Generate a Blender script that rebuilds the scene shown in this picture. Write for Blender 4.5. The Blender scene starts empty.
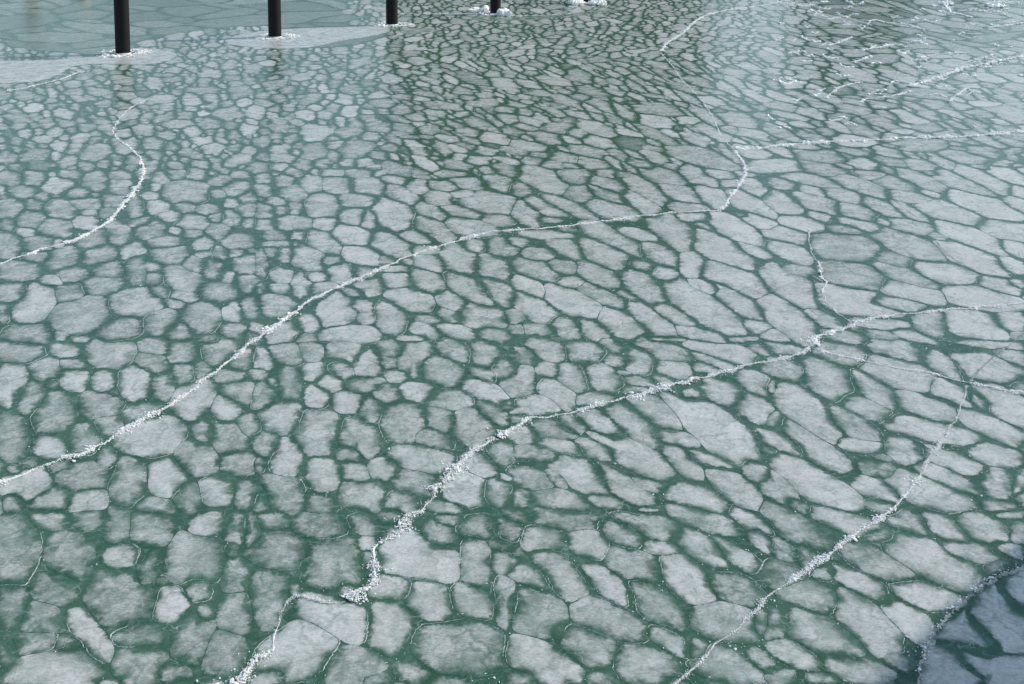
import bpy, math, random
import numpy as np
from mathutils import Vector

RND = random.Random(7)
RNG = np.random.default_rng(11)
sc = bpy.context.scene
col = sc.collection
R = math.radians

# ------------------------------------------------------------------ camera
FOC, CX, CY, CAMZ = 1138.0, 512.0, 13.6, 5.0
PITCH = math.atan(113.6 / FOC)
CP, SP = math.cos(PITCH), math.sin(PITCH)
cam = bpy.data.cameras.new("camera")
cam.sensor_width = 36.0
cam.lens = FOC * 36.0 / 1024.0
cam.shift_y = -(342.0 - CY) / 1024.0
cam.clip_start, cam.clip_end = 0.1, 3000.0
camo = bpy.data.objects.new("camera", cam)
camo.location = (0, 0, CAMZ)
camo.rotation_euler = (R(90) - PITCH, 0, 0)
col.objects.link(camo)
sc.camera = camo


def ground(u, v):
    """where a sight line meets the ice (metres); works on arrays"""
    u = np.asarray(u, float); v = np.asarray(v, float)
    a = (u - CX) / FOC; b = (v - CY) / FOC
    dy = CP - b * SP; dz = -SP - b * CP
    t = CAMZ / -dz
    return a * t, dy * t


# ------------------------------------------------------------------ light
SUN_AZ, SUN_EL = R(74), R(34)
w = bpy.data.worlds.new("World"); sc.world = w; w.use_nodes = True
wn = w.node_tree
sky = wn.nodes.new("ShaderNodeTexSky"); sky.sky_type = 'NISHITA'; sky.sun_disc = False
sky.sun_elevation = SUN_EL; sky.sun_rotation = SUN_AZ; sky.air_density = 1.0; sky.dust_density = 1.0; sky.ozone_density = 0.9
bg = wn.nodes["Background"]; bg.inputs[1].default_value = 0.15
tint = wn.nodes.new("ShaderNodeMix"); tint.data_type = 'RGBA'; tint.blend_type = 'MULTIPLY'; tint.inputs[0].default_value = 1.0
tint.inputs[7].default_value = (0.95, 1.0, 0.97, 1.0)          # the photograph's slightly green daylight balance
wn.links.new(sky.outputs[0], tint.inputs[6]); wn.links.new(tint.outputs[2], bg.inputs[0])
sun = bpy.data.lights.new("sun", 'SUN'); sun.energy = 2.5; sun.angle = R(0.53); sun.color = (1.0, 0.95, 0.88)
suno = bpy.data.objects.new("sun", sun); col.objects.link(suno)
sd = Vector((math.sin(SUN_AZ) * math.cos(SUN_EL), math.cos(SUN_AZ) * math.cos(SUN_EL), math.sin(SUN_EL)))
suno.rotation_euler = sd.to_track_quat('Z', 'Y').to_euler()
vs = sc.view_settings
vs.view_transform = 'Standard'; vs.look = 'None'; vs.gamma = 1.0; vs.exposure = 0.50; vs.use_curve_mapping = False


# ------------------------------------------------------------------ node helpers
class NT:
    def __init__(s, name):
        s.m = bpy.data.materials.new(name); s.m.use_nodes = True
        s.t = s.m.node_tree; s.p = s.t.nodes["Principled BSDF"]

    def n(s, typ, **kw):
        nd = s.t.nodes.new(typ)
        for k, v in kw.items():
            setattr(nd, k, v)
        return nd

    def put(s, sock, v):
        if isinstance(v, bpy.types.NodeSocket):
            s.t.links.new(v, sock)
        else:
            sock.default_value = v

    def math(s, op, a, b=0.0, c=0.0, clamp=False):
        nd = s.n("ShaderNodeMath", operation=op, use_clamp=clamp)
        for i, v in enumerate((a, b, c)):
            s.put(nd.inputs[i], v)
        return nd.outputs[0]

    def smooth(s, x, lo, hi, a=0.0, b=1.0):
        nd = s.n("ShaderNodeMapRange", interpolation_type='SMOOTHSTEP')
        for i, v in zip((0, 1, 2, 3, 4), (x, lo, hi, a, b)):
            s.put(nd.inputs[i], v)
        return nd.outputs[0]

    def mix(s, f, a, b):
        nd = s.n("ShaderNodeMix", data_type='RGBA')
        s.put(nd.inputs[0], f)
        s.put(nd.inputs[6], a if not isinstance(a, tuple) else (*a, 1.0))
        s.put(nd.inputs[7], b if not isinstance(b, tuple) else (*b, 1.0))
        return nd.outputs[2]

    def mixf(s, f, a, b):
        nd = s.n("ShaderNodeMix", data_type='FLOAT')
        s.put(nd.inputs[0], f); s.put(nd.inputs[2], a); s.put(nd.inputs[3], b)
        return nd.outputs[0]

    def pos(s, scale=(1, 1, 1), rot=0.0):
        g = s.n("ShaderNodeNewGeometry")
        mp = s.n("ShaderNodeMapping"); mp.inputs['Scale'].default_value = scale
        mp.inputs['Rotation'].default_value = (0, 0, rot)
        s.t.links.new(g.outputs['Position'], mp.inputs['Vector'])
        return mp.outputs[0]

    def noise(s, vec, scale, detail=4.0, rough=0.55, dist=0.0):
        nd = s.n("ShaderNodeTexNoise")
        s.t.links.new(vec, nd.inputs['Vector'])
        nd.inputs['Scale'].default_value = scale; nd.inputs['Detail'].default_value = detail
        nd.inputs['Roughness'].default_value = rough; nd.inputs['Distortion'].default_value = dist
        return nd.outputs[0]

    def attr(s, name):
        nd = s.n("ShaderNodeAttribute"); nd.attribute_name = name
        return nd.outputs['Fac']

    def bump(s, h, strength, dist):
        nd = s.n("ShaderNodeBump"); nd.inputs['Strength'].default_value = strength
        nd.inputs['Distance'].default_value = dist
        s.t.links.new(h, nd.inputs['Height'])
        s.t.links.new(nd.outputs[0], s.p.inputs['Normal'])

    def fin(s, c, rough, ior=1.31, film=None):
        s.put(s.p.inputs['Base Color'], c if not isinstance(c, tuple) else (*c, 1.0))
        s.put(s.p.inputs['Roughness'], rough)
        s.p.inputs['IOR'].default_value = ior
        if ior == 1.31:
            s.p.inputs['Specular IOR Level'].default_value = 0.30
        if film:
            d = s.n("ShaderNodeBsdfDiffuse"); mx = s.n("ShaderNodeMixShader")
            s.put(d.inputs[0], c); s.put(mx.inputs[0], film)
            if s.p.inputs['Normal'].is_linked:
                s.t.links.new(s.p.inputs['Normal'].links[0].from_socket, d.inputs['Normal'])
            s.t.links.new(s.p.outputs[0], mx.inputs[1]); s.t.links.new(d.outputs[0], mx.inputs[2])
            s.t.links.new(mx.outputs[0], s.t.nodes['Material Output'].inputs['Surface'])
        return s.m


def dark_ice_colour(t):
    """clear green ice over deep water, with faint frosted threads"""
    v = t.pos()
    a = t.noise(v, 1.7, 4, 0.5)
    b = t.noise(v, 13.0, 6, 0.68, 0.8)
    c = t.mix(t.smooth(a, .35, .65), (0.030, 0.086, 0.049), (0.050, 0.116, 0.071))
    thread = t.smooth(b, 0.46, 0.72)
    c = t.mix(t.math('MULTIPLY', thread, 0.50), c, (0.17, 0.245, 0.215))
    fine = t.noise(v, 75.0, 4, 0.75)
    c = t.mix(t.math('MULTIPLY', t.smooth(fine, 0.52, 0.72), 0.30), c, (0.28, 0.35, 0.32))
    # hair-thin pale strain lines
    w = t.n("ShaderNodeTexVoronoi", feature='DISTANCE_TO_EDGE')
    wv = t.n("ShaderNodeVectorMath", operation='ADD')
    nz = t.n("ShaderNodeTexNoise"); nz.inputs['Scale'].default_value = 7.0; nz.inputs['Detail'].default_value = 3.0
    t.t.links.new(v, nz.inputs['Vector'])
    sc3 = t.n("ShaderNodeVectorMath", operation='SCALE'); sc3.inputs['Scale'].default_value = 0.22
    t.t.links.new(nz.outputs['Color'], sc3.inputs[0])
    t.t.links.new(v, wv.inputs[0]); t.t.links.new(sc3.outputs[0], wv.inputs[1])
    t.t.links.new(wv.outputs[0], w.inputs['Vector']); w.inputs['Scale'].default_value = 5.5
    line = t.smooth(w.outputs['Distance'], 0.0, 0.035, 1.0, 0.0)
    gate = t.smooth(t.noise(v, 4.0, 3, 0.6), 0.48, 0.62)
    c = t.mix(t.math('MULTIPLY', t.math('MULTIPLY', line, gate), 0.42), c, (0.42, 0.46, 0.41))
    return c


def make_dark_ice():
    t = NT("clear_green_ice")
    c = dark_ice_colour(t)
    t.bump(t.noise(t.pos(), 14.0, 5, 0.6), 0.22, 0.010)
    return t.fin(c, 0.17, film=0.32)


def make_floe_ice():
    t = NT("frosted_floe_ice")
    base = dark_ice_colour(t)
    v = t.pos()
    edge, tone = t.attr("edge"), t.attr("tone")
    n_edge = t.noise(v, 13.0, 6, 0.68)
    n_big = t.noise(v, 5.0, 5, 0.62, 0.6)
    n_mid = t.noise(v, 19.0, 6, 0.72, 0.7)
    n_fine = t.noise(t.pos((0.42, 1.0, 1.0)), 80.0, 6, 0.85)
    soft = t.math('MULTIPLY', t.mixf(tone, 0.135, 0.055), t.smooth(t.noise(v, 3.2, 3, 0.6), .38, .62, .35, 1.5))
    e = t.math('ADD', edge, t.math('MULTIPLY', t.math('SUBTRACT', n_edge, 0.5), t.mixf(tone, 0.24, 0.10)))
    f1 = t.smooth(e, t.math('MULTIPLY', soft, 0.02), soft)
    f2 = t.smooth(e, t.math('MULTIPLY', soft, 0.3), t.math('MULTIPLY', soft, 2.6))
    fac = t.mixf(t.mixf(tone, 0.46, 0.30), f1, f2)
    # hairline joints where smaller plates froze together
    nz = t.n("ShaderNodeTexNoise"); nz.inputs['Scale'].default_value = 6.0; nz.inputs['Detail'].default_value = 4.0
    t.t.links.new(v, nz.inputs['Vector'])
    s3 = t.n("ShaderNodeVectorMath", operation='SCALE'); s3.inputs['Scale'].default_value = 0.30
    t.t.links.new(nz.outputs['Color'], s3.inputs[0])
    ad = t.n("ShaderNodeVectorMath", operation='ADD'); t.t.links.new(t.pos((1.0, .62, 1.0)), ad.inputs[0]); t.t.links.new(s3.outputs[0], ad.inputs[1])
    vo = t.n("ShaderNodeTexVoronoi", feature='DISTANCE_TO_EDGE'); vo.inputs['Scale'].default_value = 4.2
    t.t.links.new(ad.outputs[0], vo.inputs['Vector'])
    vc = t.n("ShaderNodeTexVoronoi"); vc.inputs['Scale'].default_value = 4.2
    t.t.links.new(ad.outputs[0], vc.inputs['Vector'])
    sx = t.n("ShaderNodeSeparateColor"); t.t.links.new(vc.outputs['Color'], sx.inputs[0])
    joint = t.smooth(vo.outputs['Distance'], 0.0, 0.10, 1.0, 0.0)
    jgate = t.smooth(t.noise(v, 2.2, 2, 0.5), 0.44, 0.60)
    fac = t.math('MULTIPLY', fac, t.math('SUBTRACT', 1.0, t.math('MULTIPLY', t.math('MULTIPLY', joint, jgate), t.mixf(tone, 0.62, 0.30))))
    fac = t.math('MULTIPLY', fac, t.mixf(sx.outputs[0], t.mixf(tone, 0.72, 0.88), 1.06))
    fac = t.math('MULTIPLY', fac, t.smooth(tone, 0.02, 0.34, 0.32, 1.0))
    # clear windows in the frosting, more of them on the thin grey plates
    clear = t.smooth(n_mid, 0.34, 0.60)
    blot = t.smooth(n_big, 0.33, 0.60)
    grain = t.smooth(n_fine, 0.37, 0.62)
    dull = t.math('MULTIPLY', t.mixf(blot, 0.52, 1.0), t.mixf(clear, 0.58, 1.0))
    dull = t.math('MULTIPLY', dull, t.mixf(grain, 0.54, 1.30))
    brite = t.math('MULTIPLY', t.mixf(clear, 0.74, 1.0), t.mixf(grain, 0.74, 1.10))
    brite = t.math('MULTIPLY', brite, t.mixf(blot, 0.84, 1.0))
    fac = t.math('MULTIPLY', fac, t.mixf(tone, dull, brite), clamp=True)
    pale = t.mix(tone, (0.345, 0.372, 0.328), (0.622, 0.612, 0.565))
    warm = t.smooth(t.noise(v, 0.9, 3, 0.5), .35, .65)
    pale = t.mix(t.math('MULTIPLY', warm, 0.40), pale, (0.515, 0.475, 0.425))
    # whitish veins and frost specks
    vein = t.smooth(t.noise(v, 8.0, 5, 0.6, 1.5), 0.50, 0.56)
    vein2 = t.smooth(t.noise(v, 8.0, 5, 0.6, 1.5), 0.56, 0.62, 1.0, 0.0)
    pale = t.mix(t.math('MULTIPLY', t.math('MULTIPLY', vein, vein2), 0.22), pale, (0.68, 0.69, 0.68))
    c = t.mix(fac, base, pale)
    h = t.math('ADD', n_mid, t.math('MULTIPLY', n_fine, 0.5))
    t.bump(h, 0.28, 0.010)
    return t.fin(c, t.mixf(fac, 0.17, 0.34), film=t.mixf(fac, 0.32, 0.10))


def make_crushed(name, c0, c1, rough=0.45, sss=0.0):
    t = NT(name)
    n = t.noise(t.pos(), 45.0, 3, 0.6)
    c = t.mix(n, c0, c1)
    t.bump(t.noise(t.pos(), 160.0, 3, 0.7), 0.4, 0.004)
    t.p.inputs['Subsurface Weight'].default_value = sss; t.p.inputs['Subsurface Scale'].default_value = 0.03; t.p.inputs['Subsurface Radius'].default_value = (1, 1, 1)
    return t.fin(c, rough)


def plain(name, c0, c1, scale, rough, bump=0.0, stretch=(1, 1, 1)):
    t = NT(name)
    n = t.noise(t.pos(stretch), scale, 5, 0.65)
    if bump:
        t.bump(n, bump, 0.01)
    return t.fin(t.mix(n, c0, c1), rough, 1.45)


M_DARK = make_dark_ice()
M_FLOE = make_floe_ice()
M_WHITE = make_crushed("crushed_white_ice", (0.88, 0.86, 0.80), (0.97, 0.94, 0.88), 0.5, 0.45)
M_WASH = make_crushed("packed_frost", (0.55, 0.57, 0.52), (0.84, 0.83, 0.78), 0.6)
M_RIM = make_crushed("thin_raised_rim_ice", (0.12, 0.19, 0.16), (0.74, 0.75, 0.69), 0.4)
M_BLACK = plain("black_coated_steel", (0.004, 0.004, 0.005), (0.010, 0.008, 0.010), 14, 0.6, 0.15, (1, 1, 6))
M_BLACK2 = plain("worn_black_cap", (0.012, 0.012, 0.013), (0.03, 0.03, 0.03), 20, 0.6)
M_BLACK.node_tree.nodes['Principled BSDF'].inputs['Specular IOR Level'].default_value = 0.22
M_TIMBER = plain("weathered_timber", (0.10, 0.095, 0.07), (0.22, 0.20, 0.15), 9, 0.8, 0.3, (1, 1, 0.15))
M_ORANGE = plain("orange_buoy_plastic", (0.55, 0.20, 0.03), (0.66, 0.27, 0.05), 6, 0.45)
M_STEEL = plain("galvanised_steel", (0.2, 0.21, 0.21), (0.3, 0.3, 0.3), 12, 0.4)
M_CONC = plain("concrete", (0.27, 0.265, 0.25), (0.38, 0.37, 0.35), 2.0, 0.9)
M_GLASS = plain("dark_window_glass", (0.02, 0.025, 0.03), (0.04, 0.045, 0.05), 1.0, 0.08)
M_FRAME = plain("window_frame_paint", (0.3, 0.3, 0.29), (0.4, 0.4, 0.38), 8, 0.5)
M_ROOF = plain("dark_roofing", (0.05, 0.05, 0.055), (0.09, 0.09, 0.09), 3, 0.85)


def brick(name, c1, c2, mortar):
    t = NT(name)
    b = t.n("ShaderNodeTexBrick")
    b.inputs['Color1'].default_value = (*c1, 1); b.inputs['Color2'].default_value = (*c2, 1)
    b.inputs['Mortar'].default_value = (*mortar, 1)
    b.inputs['Scale'].default_value = 4.0
    tc = t.n("ShaderNodeNewGeometry"); sp = t.n("ShaderNodeSeparateXYZ"); cb = t.n("ShaderNodeCombineXYZ")
    t.t.links.new(tc.outputs['Position'], sp.inputs[0])
    t.put(cb.inputs[0], t.math('ADD', sp.outputs[0], sp.outputs[1])); t.t.links.new(sp.outputs[2], cb.inputs[1])
    t.t.links.new(cb.outputs[0], b.inputs['Vector'])
    return t.fin(b.outputs['Color'], 0.85, 1.45)


M_BRICK = brick("dark_brown_brick", (0.060, 0.052, 0.040), (0.085, 0.070, 0.052), (0.12, 0.115, 0.10))
M_BRICK2 = brick("dark_grey_brick", (0.09, 0.085, 0.075), (0.12, 0.11, 0.10), (0.16, 0.155, 0.15))
M_RENDER = plain("pale_bounce_wall", (0.55, 0.56, 0.55), (0.68, 0.68, 0.66), 1.5, 0.9)  # pale so the added quay building bounces light towards the shaded corner
M_SNOW = plain("wind_packed_snow", (0.62, 0.64, 0.66), (0.78, 0.79, 0.80), 0.6, 0.7, 0.4)


# ------------------------------------------------------------------ mesh helpers
def link(name, verts, faces, mat, parent=None, attrs=None, smooth=False):
    me = bpy.data.meshes.new(name)
    me.from_pydata([tuple(map(float, p)) for p in verts], [], [tuple(map(int, f)) for f in faces])
    me.update()
    if attrs:
        for k, a in attrs.items():
            at = me.attributes.new(k, 'FLOAT', 'POINT')
            at.data.foreach_set('value', np.asarray(a, np.float32))
    if smooth:
        me.polygons.foreach_set('use_smooth', [True] * len(me.polygons))
    me.materials.append(mat)
    o = bpy.data.objects.new(name, me)
    col.objects.link(o)
    if parent is not None:
        o.parent = parent
        o.location = -Vector(parent.location)
    return o


def empty(name, loc):
    o = bpy.data.objects.new(name, None); o.location = loc; o.empty_display_size = 0.2
    col.objects.link(o)
    return o


def tag(o, label, cat, group=None, kind=None):
    o["label"] = label; o["category"] = cat
    if group: o["group"] = group
    if kind: o["kind"] = kind
    return o


class MB:
    def __init__(s): s.v = []; s.f = []

    def add(s, v, f):
        k = len(s.v); s.v.extend([tuple(p) for p in v]); s.f.extend([tuple(i + k for i in q) for q in f])

    def box(s, x0, x1, y0, y1, z0, z1):
        v = [(x0, y0, z0), (x1, y0, z0), (x1, y1, z0), (x0, y1, z0), (x0, y0, z1), (x1, y0, z1), (x1, y1, z1), (x0, y1, z1)]
        s.add(v, [(0, 3, 2, 1), (4, 5, 6, 7), (0, 1, 5, 4), (1, 2, 6, 5), (2, 3, 7, 6), (3, 0, 4, 7)])

    def lathe(s, cx, cy, prof, n=28, jig=0.0, seed=0):
        r_ = random.Random(seed); v = []
        for (r, z) in prof:
            for k in range(n):
                a = 2 * math.pi * k / n
                q = r * (1 + jig * (r_.random() - .5))
                v.append((cx + q * math.cos(a), cy + q * math.sin(a), z))
        f = []
        for i in range(len(prof) - 1):
            for k in range(n):
                f.append((i * n + k, i * n + (k + 1) % n, (i + 1) * n + (k + 1) % n, (i + 1) * n + k))
        f.append(tuple(range(n))[::-1]); f.append(tuple((len(prof) - 1) * n + k for k in range(n)))
        s.add(v, f)

    def build(s, name, mat, parent=None, smooth=False):
        return link(name, s.v, s.f, mat, parent, smooth=smooth)


# broken bits of ice: a few rough solids, scattered by array
def _chunk_shapes():
    t = (1 + 5 ** .5) / 2
    v = np.array([(-1, t, 0), (1, t, 0), (-1, -t, 0), (1, -t, 0), (0, -1, t), (0, 1, t), (0, -1, -t), (0, 1, -t),
                  (t, 0, -1), (t, 0, 1), (-t, 0, -1), (-t, 0, 1)], float) / 1.9
    f = np.array([(0, 11, 5), (0, 5, 1), (0, 1, 7), (0, 7, 10), (0, 10, 11), (1, 5, 9), (5, 11, 4), (11, 10, 2), (10, 7, 6),
                  (7, 1, 8), (3, 9, 4), (3, 4, 2), (3, 2, 6), (3, 6, 8), (3, 8, 9), (4, 9, 5), (2, 4, 11), (6, 2, 10),
                  (8, 6, 7), (9, 8, 1)])
    return v, f


CH_V, CH_F = _chunk_shapes()


def chunks(xs, ys, zs, sizes, flat=0.5):
    """arrays of positions and sizes -> verts, faces of that many rough lumps"""
    n = len(xs)
    v = CH_V[None] * (1 + RNG.uniform(-.38, .38, (n, 12, 1)))
    v = v * RNG.uniform(.55, 1.35, (n, 1, 3)) * np.array([1, 1, flat])
    a = RNG.uniform(0, 6.283, n); b = RNG.uniform(-.6, .6, n)
    ca, sa, cb, sb = np.cos(a), np.sin(a), np.cos(b), np.sin(b)
    x, y, z = v[..., 0], v[..., 1], v[..., 2]
    y, z = y * cb[:, None] - z * sb[:, None], y * sb[:, None] + z * cb[:, None]
    x, y = x * ca[:, None] - y * sa[:, None], x * sa[:, None] + y * ca[:, None]
    v = np.stack([x, y, z], -1) * np.asarray(sizes)[:, None, None]
    v = v + np.stack([xs, ys, zs], -1)[:, None, :]
    f = CH_F[None] + (np.arange(n) * 12)[:, None, None]
    return v.reshape(-1, 3), f.reshape(-1, 3)


# ------------------------------------------------------------------ the frozen water
gx, gy = 900.0, 1400.0
water = link("frozen_water", [(-gx, -60, 0), (gx, -60, 0), (gx, gy, 0), (-gx, gy, 0)], [(0, 1, 2, 3)], M_DARK)
water["kind"] = "structure"

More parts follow.
